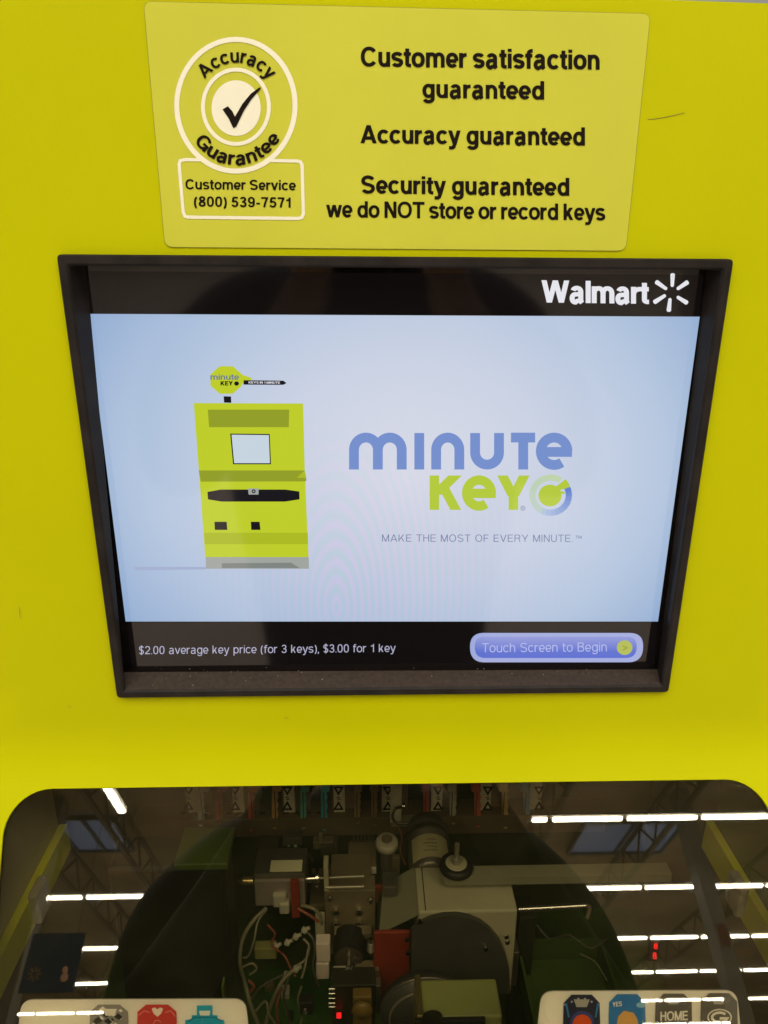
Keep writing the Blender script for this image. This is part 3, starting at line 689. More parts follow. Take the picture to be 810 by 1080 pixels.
# clamp bracket with screws
h_ = root_at('clamp_plate', 'brown metal clamp plate with four bright screws', 'plate', 367, 990, .10)
m = MB(); pbox(m, 342, 396, 940, 1005, .115, .02, BRN, .001); pbox(m, 348, 392, 932, 941, .125, .04, BRN, .001); m.build('plate', h_)
for x, y in ((354, 960), (354, 972), (379, 960), (379, 972)):
    m = MB(); c = P(x, y, .115); m.cyl(c, c+Vector((0, -.004, 0)), .0036, CH, n=16); m.cyl(c+Vector((0, -.004, 0)), c+Vector((0, -.0042, 0)), .0018, BK, n=6); m.build('screw', h_)
m = MB(); pbox(m, 332, 342, 970, 993, .09, .01, CRM, .001); m.build('spacer', h_)
adopt(h_)
h_ = root_at('terminal_block', 'pale plastic terminal block left of the black motor', 'terminal', 341, 1033, .07)
m = MB(); pbox(m, 333, 348, 996, 1015, .07, .012, mat('pale_pink', (.55, .48, .42), .4), .001); pbox(m, 333, 347, 1017, 1033, .07, .012, MATS['pale_pink'], .001); m.build('body', h_)
adopt(h_)
h_ = root_at('stepper_motor', 'small round dark motor in front of the clamp plate', 'motor', 365, 1030, .07)
m = MB(); c = P(368, 1010, .08); DB = mat('motor_brown', (.07, .058, .04), .4, metal=.4); m.cyl(c, c+Vector((0, .025, 0)), .0155, BK, n=36); m.cyl(c+Vector((0, -.002, 0)), c, .0135, DB, n=36); m.cyl(c+Vector((.006, -.001, 0)), c+Vector((.006, -.004, .0)), .004, AL2, n=20); m.build('body', h_)
m = MB(); pbox(m, 351, 372, 1030, 1037, .06, .012, WPL, .001); pbox(m, 374, 400, 1024, 1034, .07, .012, BRN, .001); m.build('foot', h_)
m = MB(); m.cyl(c+Vector((0, -.003, 0)), c+Vector((0, -.012, 0)), .003, CH); m.build('shaft', h_)
adopt(h_)
# thumb wheel on post
h_ = root_at('guide_roller', 'pale round guide roller with a brown hub on a post', 'roller', 410, 930, .14)
c = P(408, 886, .15)
m = MB(); m.lathe([(0, .009), (.0075, .009), (.0105, .0085), (.0118, .006), (.0118, .001), (.0105, 0), (0, 0)], c-Vector((0, 0, .008)), (0, -.1, 1), WPL); m.build('wheel', h_)
m = MB(); m.cyl(c+Vector((0, 0, .0005)), c+Vector((0, 0, .0025)), .0055, BRN); m.build('hub', h_)
m = MB(); m.cyl(c-Vector((0, 0, .008)), c-Vector((0, 0, .10)), .005, AL2); pbox(m, 402, 422, 905, 935, .16, .006, BRN); m.build('post', h_)
adopt(h_)
# white bracket with a bent pipe
h_ = root_at('mounting_bracket', 'pale L-shaped bracket hanging beside the key magazines', 'bracket', 420, 900, .24)
m = MB(); pbox(m, 412, 424, 815, 868, .235, .003, mat('bracket_white', (.75, .72, .58), .5), .0005); pbox(m, 413, 447, 866, 872, .235, .01, CRM, .0005); pbox(m, 437, 447, 866, 905, .232, .003, CRM, .0005); m.build('plate', h_)
adopt(h_)
o = MB(); o.tube([P(424, 851, .21), P(417, 853, .2), P(414, 862, .2), P(420, 868, .2), P(440, 868, .2)], .0017, AL2); o.cyl(P(424, 850, .21), P(427, 850, .21), .0035, CH); o.cyl(P(438, 868, .2), P(441, 867, .2), .004, CH)
o.build('air_hose', None, label='thin grey hose bent round the foot of the pale bracket', category='hose')
# cylindrical motor
h_ = root_at('spindle_motor', 'round metal motor with a paper label behind the cutter housing', 'motor', 455, 920, .16)
lab2 = mat('motor_label', (.42, .39, .22), .6); rr_ = .0225
tf = P(456, 910, .125); c = tf-Vector((0, 0, rr_)); L_ = .075
m = MB(); m.lathe([(0, 0), (rr_-.004, 0), (rr_, .003), (rr_, .046), (rr_+.0015, .047), (rr_+.0015, .052), (rr_, .053), (rr_, .060), (rr_+.0012, .061), (rr_+.0012, .066), (rr_-.002, L_), (0, L_)], c, (0, 1, 0), AL2, n=48); m.build('casing', h_)
m = MB(); vs = []
for k in range(17):
    t = PI/2-.95+1.9*k/16
    for y in (.008, .040): vs.append(c+Vector((math.cos(t)*(rr_+.0004), y, math.sin(t)*(rr_+.0004))))
m.add(vs, [[2*k, 2*k+1, 2*k+3, 2*k+2] for k in range(16)], lab2, True); lb = m.build('paper_label', h_)
m = MB()
for j in range(4):
    y = .016+j*.005
    for k in range(7-j % 2*2):
        t = PI/2-.3+.09*k; t2 = t+.06; r_ = rr_+.0006
        m.face([c+Vector((math.cos(t)*r_, y, math.sin(t)*r_)), c+Vector((math.cos(t)*r_, y+.0018, math.sin(t)*r_)), c+Vector((math.cos(t2)*r_, y+.0018, math.sin(t2)*r_)), c+Vector((math.cos(t2)*r_, y, math.sin(t2)*r_))], BRN)
m.build('label_print', lb)
adopt(h_)
# cutter housing
h_ = root_at('cutter_housing', 'large cream and grey cutter housing in the middle of the compartment', 'housing', 490, 1040, .06)
yf = .07
m = MB(); pbox(m, 441, 546, 962, 1048, yf, .055, CRM, .002); m.build('body', h_)
# grey round-topped front plate
m = MB(); pts = [(434, 1048), (434, 982), (443, 975), (455, 969.5), (468, 966.5), (482, 966), (496, 968.5), (508, 974), (518, 982), (527, 993), (533, 1006), (537, 1022), (538, 1048)]
f3 = [P(x, y, yf-.006) for x, y in pts]; b3 = [p+Vector((0, .005, 0)) for p in f3]
dk = mat('guard_grey', (.085, .085, .075), .45, metal=.4, var=.1, vscale=30)
m.face(f3, dk); m.face(b3[::-1], dk)
for k in range(len(f3)): m.face([f3[k], b3[k], b3[(k+1) % len(f3)], f3[(k+1) % len(f3)]], dk)
m.build('front_guard', h_)
m = MB(); zz = zt2 = P(441, 962, yf).z+.0006; a = P(449, 962, yf); m.box((a.x, yf+.0275, zz-.0003), (.0008, .052, .0006), BK); m.build('seam', h_)
# slanted left cheek
zc = P(441, 962, yf).z
A0, A1 = Vector((P(441, 962, yf).x, yf, zc)), Vector((P(441, 962, yf).x, yf+.055, zc))
B0, B1 = P(400, 982, yf+.01), P(404, 940, yf+.055); B1.z = B0.z+.012
m = MB(); CK = mat('cheek_olive', (.20, .20, .13), .5); m.face([A0, A1, B1, B0], CK); m.face([A0, B0, B0-Vector((0, 0, .004)), A0-Vector((0, 0, .004))], CK); m.build('cheek', h_)
m = MB(); pbox(m, 394, 433, 984, 1050, yf+.004, .004, RDP, .001); m.build('red_guard', h_); m = MB(); pbox(m, 394, 412, 935, 952, yf+.05, .004, RDP, .001); m.build('red_guard', h_)
for x, y in ((429, 990), (430, 1004), (443, 971), (534, 987), (535, 993), (512, 1000), (450, 1034), (424, 1040)):
    m = MB(); c = P(x, y, yf-.007); m.cyl(c, c+Vector((0, -.002, 0)), .0022, CH, n=12); m.build('screw', h_)
adopt(h_)
# lower drum
h_ = root_at('blade_drum', 'green tinted cream drum cover in front of the cutter housing', 'cover', 480, 1080, -.01)
m = MB(); c = P(438, 1062, .02)
x0, x1 = P(398, 1060, .0).x, P(445, 1060, .0).x; x2 = P(533, 1060, 0).x
cz = P(450, 1088, .0).z; 
c0 = P(450, 1074, .015)
m.lathe([(0, 0), (.034, 0), (.034, .004), (.040, .004), (.040, .016), (0, .016)], c0+Vector((0, .0, 0)), (0, 1, 0), dk, n=64); m.build('drum', h_)
m = MB(); m.lathe([(.0405, .006), (.042, .006), (.042, .010), (.0405, .010), (.0405, .006)], c0, (0, 1, 0), AL2, n=64); m.lathe([(.033, -.001), (.0345, -.001), (.0345, .001), (.033, .001), (.033, -.001)], c0, (0, 1, 0), AL, n=64); m.build('flange', h_)
m = MB(); pbox(m, 443, 530, 1074, 1110, -.03, .035, mat('lime_cream', (.27, .30, .10), .4), .002); m.build('cover', h_)
m = MB(); pbox(m, 440, 447, 1072, 1110, -.032, .038, BRS, .001); m.build('brass_edge', h_)
c = P(456, 1073, -.034)
m = MB(); m.cyl(c, c+Vector((0, -.006, 0)), .0085, BK, n=24); m.build('knob', h_)
m = MB(); pbox(m, 438, 512, 1078, 1100, -.036, .004, BK, .0005); m.build('slot_plate', h_)
adopt(h_)
# belt arm + black knob
h_ = root_at('swing_arm', 'long pale horizontal arm above the cutter housing', 'arm', 580, 930, .12)
YA = .105; zA = P(480, 914, YA).z
def PA(x, y): return PZ(x, y, zA)
m = MB(); L0, L1 = PA(474, 920), PA(708, 920); wd = .0075
out_ = [(L0.x+wd*math.cos(t)*1.0, L0.y+wd*math.sin(t)) for t in [PI/2+PI*k/10 for k in range(11)]]+[(L1.x, L0.y-wd), (L1.x, L0.y+wd)]
tp3 = [Vector((x, y, zA)) for x, y in out_]; bt3 = [p-Vector((0, 0, .009)) for p in tp3]
arm = mat('arm_grey', (.22, .22, .15), .45, var=.06, vscale=20)
m.face(tp3, arm); m.face(bt3[::-1], arm)
for k in range(len(tp3)): m.face([tp3[k], bt3[k], bt3[(k+1) % len(tp3)], tp3[(k+1) % len(tp3)]], arm)
m.build('bar', h_)
c = PA(481, 916)
m = MB(); m.lathe([(.009, .0045), (.0125, .006), (.0155, .0045), (.017, .001), (.0165, -.001), (0, -.002)], c+Vector((0, 0, .002)), (0, 0, 1), BK); m.build('rubber_ring', h_)
m = MB(); m.lathe([(0, .0012), (.009, .0012), (.0112, .0004), (.0112, -.001)], c+Vector((0, 0, .0065)), (0, 0, 1), CRM); m.build('washer', h_)
m = MB(); m.cyl(c+Vector((0, 0, .007)), c+Vector((0, 0, .0135)), .005, AL, n=6, smooth=False); m.cyl(c+Vector((0, 0, .0135)), c+Vector((0, 0, .030)), .0024, AL); m.build('stud', h_)
adopt(h_)
# lead screw
h_ = root_at('lead_screw', 'thin bright threaded rod right of the cutter housing', 'rod', 585, 960, .09)
a, b_ = P(547, 959, .09), P(618, 955, .09)
m = MB(); m.cyl(a, b_, .0022, CH)
d = (b_-a)
for k in range(34): p = a+d*(k+.5)/34; m.cyl(p, p+d*.008, .0030, AL2, n=12)
m.build('thread', h_)
m = MB(); m.tube([b_, b_+Vector((.004, 0, -.003)), b_+Vector((.001, -.004, -.012))], .0022, BRN); m.build('hook', h_)
adopt(h_)
# guide block under the screw (dark) and right-hand green tray
h_ = root_at('waste_tray', 'dark green plastic tray at the right of the compartment', 'tray', 620, 1040, .05)
m = MB(); a = P(560, 985, .1); b_ = P(655, 985, .1)
gt = mat('tray_green', (.042, .08, .012), .5, var=.25, vscale=12)
m.box(((a.x+b_.x)/2, .05, .80), (b_.x-a.x, .2, .004), gt, bev=.001)
for xx in (a.x, b_.x): m.box((xx, .05, .815), (.003, .2, .03), gt)
m.box(((a.x+b_.x)/2, .15, .815), (b_.x-a.x, .003, .03), gt)
m.build('tray', h_); adopt(h_)
h_ = root_at('support_column', 'dark square column between cutter housing and green tray', 'column', 555, 1040, .12)
m = MB(); pbox(m, 548, 566, 968, 1110, .13, .03, mat('dark_olive', (.02, .022, .012), .5), .001); m.build('post', h_)
m = MB(); pbox(m, 536, 548, 1005, 1040, .10, .02, AL2, .001); m.build('lug', h_); adopt(h_)
# wiring
CW = mat('cable_white', (.17, .16, .10), .5); CR2 = mat('cable_red', (.2, .05, .03), .5); CBk = mat('cable_dark', (.05, .045, .03), .5)
def cable(pts, r, ma, label):
    o = MB(); o.tube([P(x, y, Y) for x, y, Y in pts], r, ma); o.build('cable', None, label=label, category='cable', group='cables of the wiring loom')
cable([(281, 958, .09), (268, 970, .08), (256, 990, .07), (253, 1015, .06), (258, 1035, .06), (264, 1058, .05), (273, 1082, .05)], .0020, CW, 'thickest pale cable curving down the left side of the loom')
cable([(281, 960, .09), (272, 972, .08), (268, 992, .07), (262, 1008, .07), (256, 1010, .07)], .0011, CW, 'thin pale wire looping inside the thick pale cable')
cable([(256, 1020, .06), (266, 1016, .06), (271, 1022, .06), (263, 1028, .06)], .0011, CW, 'short pale wire curl beside the thick cable')
cable([(311, 1022, .06), (300, 1032, .055), (292, 1045, .05), (285, 1062, .05), (280, 1082, .05)], .0019, CW, 'pale cable running down from the white connectors')
cable([(305, 1030, .06), (299, 1050, .05), (303, 1068, .05), (306, 1082, .05)], .0014, CBk, 'thin dark wire beside the lower pale cable')
cable([(297, 1042, .06), (292, 1060, .05), (294, 1082, .05)], .0014, CR2, 'thin red wire among the lower loom cables')
cable([(318, 955, .085), (330, 958, .08), (338, 966, .08), (339, 975, .08)], .0017, CW, 'pale wire bending from actuator to spacer')
cable([(314, 958, .083), (326, 965, .08), (336, 972, .08)], .0015, CR2, 'red wire under the bent pale wire')
cable([(325, 1000, .08), (322, 1018, .07), (318, 1032, .06)], .0012, CW, 'short thin wire left of the terminal block')
for k, (x, y, Y) in enumerate(((291, 998, .08), (303, 994, .08), (312, 988, .08), (321, 981, .08), (302, 1028, .06), (312, 1022, .06))):
    m = MB(); c = P(x, y, Y); m.box(c, (.0055, .005, .005), WPL, R=Matrix.Rotation(.5, 3, 'Y'), bev=.0012); m.cyl(c, c+Vector((.005, 0, .003)), .0018, WPL, n=10)
    m.build('wire_connector', None, label=('white plug %s of the loom' % ('at the lower end', 'second up in the upper row', 'third up in the upper row', 'at the top end of the upper row', 'lower of the pair beneath the row', 'upper of the pair beneath the row')[k]) if k else 'white plug at the lower end of the upper row', category='connector', group='white plugs of the wiring loom')
m = MB(); pbox(m, 268, 291, 1001, 1012, .085, .01, mat('tag_olive', (.22, .22, .07), .5)); m.build('cable_tag', None, label='small olive tag on the board beside the white plugs', category='tag')
m = MB(); pbox(m, 349, 396, 1040, 1100, .05, .02, mat('dark_pcb', (.015, .014, .008), .5)); 
o = m.build('driver_board', None, label='dark upright driver board with springs and a red light', category='circuit board')
for y in (1043, 1048, 1053, 1058, 1062):
    m = MB(); c = P(350, y, .045); m.cyl(c-Vector((.003, 0, 0)), c+Vector((.003, 0, 0)), .0011, CH, n=8); m.build('pin', o)
m = MB(); c = P(357.5, 1071, .045); m.box(c, (.0045, .003, .0045), mat('led_red', (.3, .0, .0), .4, emit=(255, 30, 40), es=1.6), bev=.0004); m.build('red_light', o)
m = MB(); pbox(m, 316, 330, 1058, 1071, .04, .01, BK); c = P(322, 1065, .037); m.cyl(c, c-Vector((0, .003, 0)), .0025, CH, n=12)
m.build('push_switch', None, label='small black push switch with a bright pin beside the loom', category='switch')
# divider and small hardware
m = MB(); a = P(246, 900, .12); m.box((a.x, .07, .82), (.002, .08, .20), mat('divider_green', (.10, .15, .03), .5), bev=.0005)
m.build('divider_panel', None, label='thin dark green divider between black box and wiring', category='panel')
extra_cables = [([(262, 1060, .05), (268, 1050, .052), (276, 1040, .055), (290, 1032, .058), (303, 1026, .06)], .0012, CBk, 'dark wire running up to the lower plugs'),
 ([(290, 1000, .08), (300, 1008, .07), (306, 1020, .065), (312, 1030, .06)], .0011, CR2, 'thin red wire between the two plug rows'),
 ([(321, 981, .08), (330, 990, .075), (332, 1004, .07), (330, 1020, .065), (336, 1040, .06)], .0012, CBk, 'dark wire hanging from the top plug'),
 ([(270, 1066, .05), (280, 1056, .05), (284, 1070, .045), (292, 1082, .045)], .0012, CW, 'thin pale wire crossing near the loom foot'),
 ([(258, 1040, .058), (263, 1046, .055), (268, 1040, .055), (262, 1034, .057)], .0013, CR2, 'red wire tie wrapped on the thick cable'),
 ([(318, 1040, .055), (314, 1055, .05), (318, 1070, .05), (316, 1084, .05)], .0011, CW, 'pale wire right of the push switch'),
 ([(300, 905, .17), (310, 896, .17), (322, 898, .17), (330, 908, .17)], .0014, CBk, 'dark wire arched behind the labelled actuator')]
for e_ in extra_cables: cable(*e_)
m = MB(); pbox(m, 298, 318, 884, 892, .19, .012, AL2, .001); c = P(312, 890, .185); m.cyl(c, c+Vector((0, -.003, 0)), .0022, CH, n=12); c = P(305, 890, .185); m.cyl(c, c+Vector((0, -.003, 0)), .0015, CH, n=12)
m.build('valve_block', None, label='small dark valve block with bright studs behind the labelled actuator', category='valve')
m = MB(); pbox(m, 326, 366, 955, 960, .13, .05, BRN, .001); pbox(m, 398, 404, 940, 985, .12, .01, AL2, .0008); pbox(m, 352, 392, 985, 991, .10, .01, BRN, .0008)
m.build('slide_rail', None, label='brown slide rail pieces behind the clamp plate', category='rail')
m = MB(); c = P(391, 1003, .075)
for k in range(9): m.lathe([(.0026, 0), (.0034, .0006), (.0026, .0012)], c+Vector((0, 0, .001*k*1.3)), (0, 0, 1), AL, n=14)
m.cyl(c-Vector((0, 0, .004)), c+Vector((0, 0, .016)), .0016, CH); m.build('spring', None, label='short upright coil spring left of the red guard', category='spring')
m = MB(); pbox(m, 372, 392, 1052, 1084, .03, .01, mat('amber_part', (.16, .10, .02), .45), .001); c = P(382, 1060, .028); m.lathe([(0, 0), (.008, .001), (.010, .005), (.008, .008), (0, .009)], c, (0, -1, 0), MATS['amber_part'], n=20)
m.build('sensor_eye', None, label='round amber sensor right of the red light', category='sensor')
# more small hardware in the gaps
def bolt(px, py, Y, r=.0025, label=None, group=None):
    m = MB(); c = P(px, py, Y); m.cyl(c, c+Vector((0, -.003, .0)), r, CH, n=6, smooth=False); m.cyl(c+Vector((0, .0015, 0)), c, r*1.6, AL2, n=20)
    return m.build('bolt', None, label=label, category='bolt', group=group)
bolt(348, 948, .11, .0018, 'tiny bright bolt on the upper left of the clamp plate', 'loose bolts')
bolt(391, 950, .11, .0018, 'tiny bright bolt on the upper right of the clamp plate', 'loose bolts')
bolt(389, 998, .11, .0022, 'bright bolt low on the clamp plate beside the spring', 'loose bolts')
m = MB(); pbox(m, 270, 292, 894, 905, .2, .02, mat('dark_case', (.05, .045, .03), .5)); m.build('relay', None, label='dark relay behind the left of the labelled actuator', category='relay'); m = MB(); pbox(m, 338, 356, 893, 905, .21, .02, MATS['dark_case']); m.build('relay', None, label='dark relay behind the rods right of the labelled actuator', category='relay')
m = MB(); pbox(m, 330, 352, 888, 896, .215, .01, BRN); pbox(m, 336, 340, 880, 890, .213, .004, AL); m.build('cable_clamp', None, label='small brown cable clamp with a bright tab under the ledge', category='clamp')
m = MB()
for k in range(6): pbox(m, 372+k*4, 374+k*4, 884, 896, .2, .006, AL2, .0003)
pbox(m, 370, 396, 893, 897, .199, .01, BRN); m.build('heat_sink', None, label='small finned heat sink under the ledge beside the guide roller', category='heat sink')
m = MB(); pbox(m, 404, 419, 936, 946, .1, .02, AL2, .001); m.build('stop_block', None, label='steel stop block above the red guard behind the olive cheek', category='stop block'); m = MB(); pbox(m, 396, 402, 1040, 1070, .05, .01, AL2, .001); m.build('stop_block', None, label='narrow upright steel stop block below the red guard', category='stop block')
cable([(420, 872, .2), (424, 884, .19), (422, 898, .18), (428, 912, .17)], .0013, CR2, 'red wire dropping from the pale bracket to the motor')
cable([(478, 895, .18), (486, 902, .16), (480, 912, .15)], .0012, CR2, 'red wire behind the black ring knob')
cable([(566, 975, .11), (580, 990, .10), (600, 986, .09), (622, 1000, .08), (640, 990, .08)], .0009, CBk, 'thin dark wire lying over the green tray')
cable([(612, 1006, .08), (628, 1015, .08), (640, 1034, .07)], .0007, CW, 'hair-thin pale wire on the right of the green tray')
cable([(310, 1020, .07), (322, 1012, .075), (326, 998, .08), (320, 990, .085)], .0013, CW, 'pale wire looping below the top plug')
cable([(282, 975, .08), (290, 985, .078), (286, 996, .078), (296, 1004, .07)], .0010, CR2, 'thin red wire above the olive tag')
# glowing red digits added as the reflection of a red display
h_ = root_at('red_reflection', 'two tiny glowing red digits imitating a reflected display right of the tray', 'light', 691, 1010, .0)
m = MB(); pbox(m, 686, 697, 992, 1014, .0, .004, BK, .0005); m.build('holder', h_)
LR = MATS['led_red']
m = MB(); text(m, '8', 689.5, 1001, 694, 1001, 6, LR, onp(0), .0006, w=.17); m.build('red_digit', h_)
m = MB(); text(m, '8', 688.5, 1011.5, 692.5, 1011.5, 7, LR, onp(0), .0006, w=.17); m.build('red_digit', h_)
adopt(h_)

# ---------------- key magazines along the back
YK = .27
LAB = mat('mag_label', (.95, .90, .72), .5)
mag_body = mat('mag_body', (.32, .24, .18), .5, var=.2, vscale=30)
rail = thing('magazine_rail', 'long brown ledge with slots below the hanging key blanks', 'rail', P(400, 878, YK))
m = MB(); pbox(m, 140, 640, 866, 881, YK-.012, .03, mat('ledge_brown', (.16, .115, .07), .5, var=.2, vscale=20), .001); m.build('ledge', rail)
m = MB()
for x in range(190, 590, 12): pbox(m, x, x+6, 858, 861.5, YK-.004, .003, BK, .0002)
m.build('slots', rail); adopt(rail)
tri = BINK
specs = [(199, (.5, .35, .3), 'pinkish silver'), (248, (.45, .06, .03), 'dark red'), (303, (.55, .22, .05), 'orange'), (357, (.0, .32, .42), 'teal blue'), (409, (.14, .09, .05), 'brown'), (462, (.42, .06, .04), 'red'), (514.5, (.45, .1, .06), 'dull red'), (568.5, (.10, .2, .32), 'grey blue')]
sec = [(212, (.5, .42, .36)), (265, (.38, .05, .03)), (290, (.5, .2, .06)), (342, (.0, .25, .35)), (377, (.2, .12, .06)), (450, (.32, .05, .04)), (478, (.3, .28, .24)), (533, (.5, .25, .08)), (556, (.08, .2, .36)), (231, (.3, .04, .03)), (320, (.05, .25, .22)), (504, (.4, .06, .04)), (395, (.15, .08, .05))]
for k, (x, c, nm) in enumerate(specs):
    r = root_at('key_magazine', '', 'magazine', x, 860, YK, 'key magazines along the back')
    r['label'] = 'key magazine with an arrow label at the back, ' + ['leftmost in the row', 'second from the left', 'third from the left', 'fourth from the left', 'just left of the pale bracket', 'first right of the pale bracket', 'second right of the pale bracket', 'rightmost in the row'][k]
    m = MB(); pbox(m, x-8, x+22, 800, 857, YK+.004, .03, mag_body, .001); m.build('body', r)
    m = MB(); pbox(m, x-6, x+6, 800, 857, YK-.002, .004, LAB, .0004); lb = m.build('arrow_label', r)
    mk = onp(YK-.002)
    for y, sgn in ((834, -1), (850, 1)):
        # small triangles and number printed on the label
        strokes(m2 := MB(), [[(x-4, y+3.5*sgn), (x+4, y+3.5*sgn), (x, y-3.5*sgn), (x-4, y+3.5*sgn)]], mk, tri, .0004, 1.9); m2.build('arrow_mark', lb)
    m2 = MB(); strokes(m2, [[(x-2, 841.5), (x+1.5, 840.5)], [(x-1, 843.5), (x+2.5, 842.5)]], mk, tri, .0004, 1); m2.build('number_mark', lb)
    adopt(r)
def blank(x, c, k, label):
    cm = mat('blank_%d' % k, tuple(min(.9, v*2.2+.05) for v in c), .4, metal=.1, var=.1, vscale=60)
    r = root_at('key_blank', label, 'key blank', x, 870, YK-.012, 'coloured key blanks hanging in the magazines')
    y1 = 868+random.uniform(-4, 6)
    m = MB(); pbox(m, x-5, x+5, 800, 836, YK-.012, .012, cm, .002); m.build('head', r)
    m = MB(); 
    zig = [(x-3.4, 834), (x-3.4, y1)]+[(x+3.4-(1.8 if j % 2 else 0)*random.uniform(.5, 1), y1-3-(y1-840)*j/7) for j in range(8)]+[(x+3.4, 834)]
    fz = [P(a, b_, YK-.011) for a, b_ in zig]; bz_ = [p+Vector((0, .004, 0)) for p in fz]; m.face(fz[::-1], cm); m.face(bz_, cm)
    for j in range(len(fz)): m.face([fz[j], fz[(j+1) % len(fz)], bz_[(j+1) % len(fz)], bz_[j]], cm)
    pbox(m, x-1.2, x-.2, 836, y1-2, YK-.0118, .002, mat('groove', (.08, .07, .05), .5), .0002)
    p0, p1 = P(x-3, y1, YK-.010), P(x+3.2, y1, YK-.010); cc = (p0+p1)/2
    m.cyl(cc, cc-Vector((0, 0, .006)), (p1-p0).length/2, cm, r2=.0006, n=8)
    m.build('blade', r); adopt(r)
names = ['pinkish silver', 'dark red', 'amber', 'deep teal', 'brown', 'crimson', 'silver', 'orange', 'steel blue', 'maroon', 'green', 'brick red', 'dark bronze']
pos = ['between the two leftmost arrow labels', 'right of the second arrow label', 'left of the third arrow label', 'left of the fourth arrow label', 'right of the fourth arrow label', 'left of the first label past the bracket', 'right of the first label past the bracket', 'left of the rightmost arrow label', 'touching the left side of the rightmost label', 'left of the second arrow label', 'right of the third arrow label', 'left of the sixth gap', 'left of the pale bracket']
pos[11] = 'touching the left side of the second label past the bracket'
for k, (x, c) in enumerate(sec): blank(x, c, k, '%s key blank hanging %s' % (names[k], pos[k]))

# ================================================================ THE STORE BEHIND THE CAMERA (seen mirrored in the window)
def struct(name, mb): o = mb.build(name); o['kind'] = 'structure'; return o
m = MB(); m.face([(-45, -60, 0), (45, -60, 0), (45, 12, 0), (-45, 12, 0)], mat('store_floor', (.70, .58, .50), .35, var=.1, vscale=1)); struct('floor', m)
m = MB(); m.face([(-45, -60, 7.2), (-45, 12, 7.2), (45, 12, 7.2), (45, -60, 7.2)], mat('store_ceiling', (.60, .48, .30), .8, var=.25, vscale=.8)); struct('ceiling', m)
TU = mat('tube', (.8, .8, .8), .4, emit=(255, 250, 238), es=34)
FX = mat('fixture_white', (.22, .2, .17), .5)
def lamp(x0, x1, y, z, label, axis='x'):
    r = thing('ceiling_light', label, 'ceiling light', ((x0+x1)/2, y, z), 'tube lights under the store ceiling')
    L = abs(x1-x0); R = Matrix.Rotation(PI/2, 3, 'Z') if axis == 'y' else None
    m = MB(); m.box((0, 0, .075), (L, .20, .035), FX, R=R, bev=.01); m.build('housing', r)
    m = MB(); m.box((0, 0, .02), (L-.05, .13, .055), TU, R=R, bev=.025); m.build('tube', r)
rows = [(-12.75, 2.95, 7.6), (-16.74, -7.0, 9), (-20.99, -7.9, 10.5), (-24.97, -9.2, 11.5), (-29.37, -11.0, 12.6), (-33.2, -10, 14)]
ordn = ['nearest', 'second', 'third', 'fourth', 'fifth', 'farthest']
def xof(px, py):                  # mirrored ceiling position
    p = GP(px, py); d = ray(px, py); r = d-2*d.dot(GN)*GN; return p+r*((5.75-p.z)/r.z)
for k, (y, xa, xb) in enumerate(rows):
    i = 0
    py = [864, 937, 990, 1026, 1056, 1081][k]
    ph = [xof(581, 864).x, xof(679, 937).x, xof(685, 990).x, xof(691, 1026).x, xof(700, 1056).x, xof(700, 1075).x][k]
    pitch = 1.30; x = ph-pitch*math.ceil((ph-xa)/pitch)
    yy = xof(700, py).y
    if k == 0:
        x = ph; lamp(ph-.33, ph-.02, yy, 5.75, 'short stub of tube light starting the nearest row')
    while x < xb:
        if abs(x+.65) > (1.6 if y > -18 else 2.2):   # those right behind the shopper are hidden
            side = 'left' if x+.65 < 0 else 'right'
            lamp(x+.02, x+pitch-.02, yy, 5.75, 'tube light, %s row of the ceiling, %s to the %s of the shopper' % (ordn[k], ['first', 'second', 'third', 'fourth', 'fifth', 'sixth', 'seventh', 'eighth', 'ninth', 'tenth', 'eleventh', 'twelfth'][min(11, int(abs(x+.65)/pitch))], side))
        x += pitch; i += 1
r0 = lamp(-.75, .75, 0, 0, 'lone tube light turned crosswise near the left joist', 'y')
lo = [o for o in COL.objects if o.name.startswith('ceiling_light')][-1]; lo.location = (-3.98, -11.4, 5.75)
# skylights
SKY = mat('skylight_pane', (.05, .06, .1), .4, emit=(124, 136, 172), es=1.3)
for x0, x1, y0, y1, lb in ((-6.6, -5.35, -15.9, -17.9, 'bluish skylight left of the shopper'), (4.85, 7.1, -16.6, -18.6, 'bluish skylight right of the shopper')):
    r = thing('skylight', lb, 'skylight', ((x0+x1)/2, (y0+y1)/2, 7.1), 'skylights')
    m = MB(); m.box((0, 0, .03), (x1-x0, abs(y1-y0), .04), SKY); m.build('pane', r)
    m = MB()
    for sx in (-.5, .5, 0): m.box(((x1-x0)*sx, 0, 0), (.06, abs(y1-y0), .10), FX)
    for sy in (-.5, .5): m.box((0, abs(y1-y0)*sy, 0), (x1-x0, .06, .10), FX)
    m.build('frame', r)
# joists
JO = mat('joist', (.22, .17, .10), .6)
for k, x in enumerate((-9.5, -6.6, -4.9, 3.6, 6.0, 9.5)):
    r = MB()
    for z in (6.95, 6.35): r.box((x, -22, z), (.09, 34, .07), JO)
    y = -6
    while y > -38: r.cyl((x, y, 6.38), (x, y-.7, 6.92), .025, JO, n=6); r.cyl((x, y-.7, 6.92), (x, y-1.4, 6.38), .025, JO, n=6); y -= 1.4
    r.build('ceiling_joist', None, label='brown open-web steel joist, ' + ['leftmost', 'over the left skylight', 'nearest the crosswise light', 'first right of the shopper', 'over the right skylight', 'rightmost'][k], category='joist', group='roof joists')
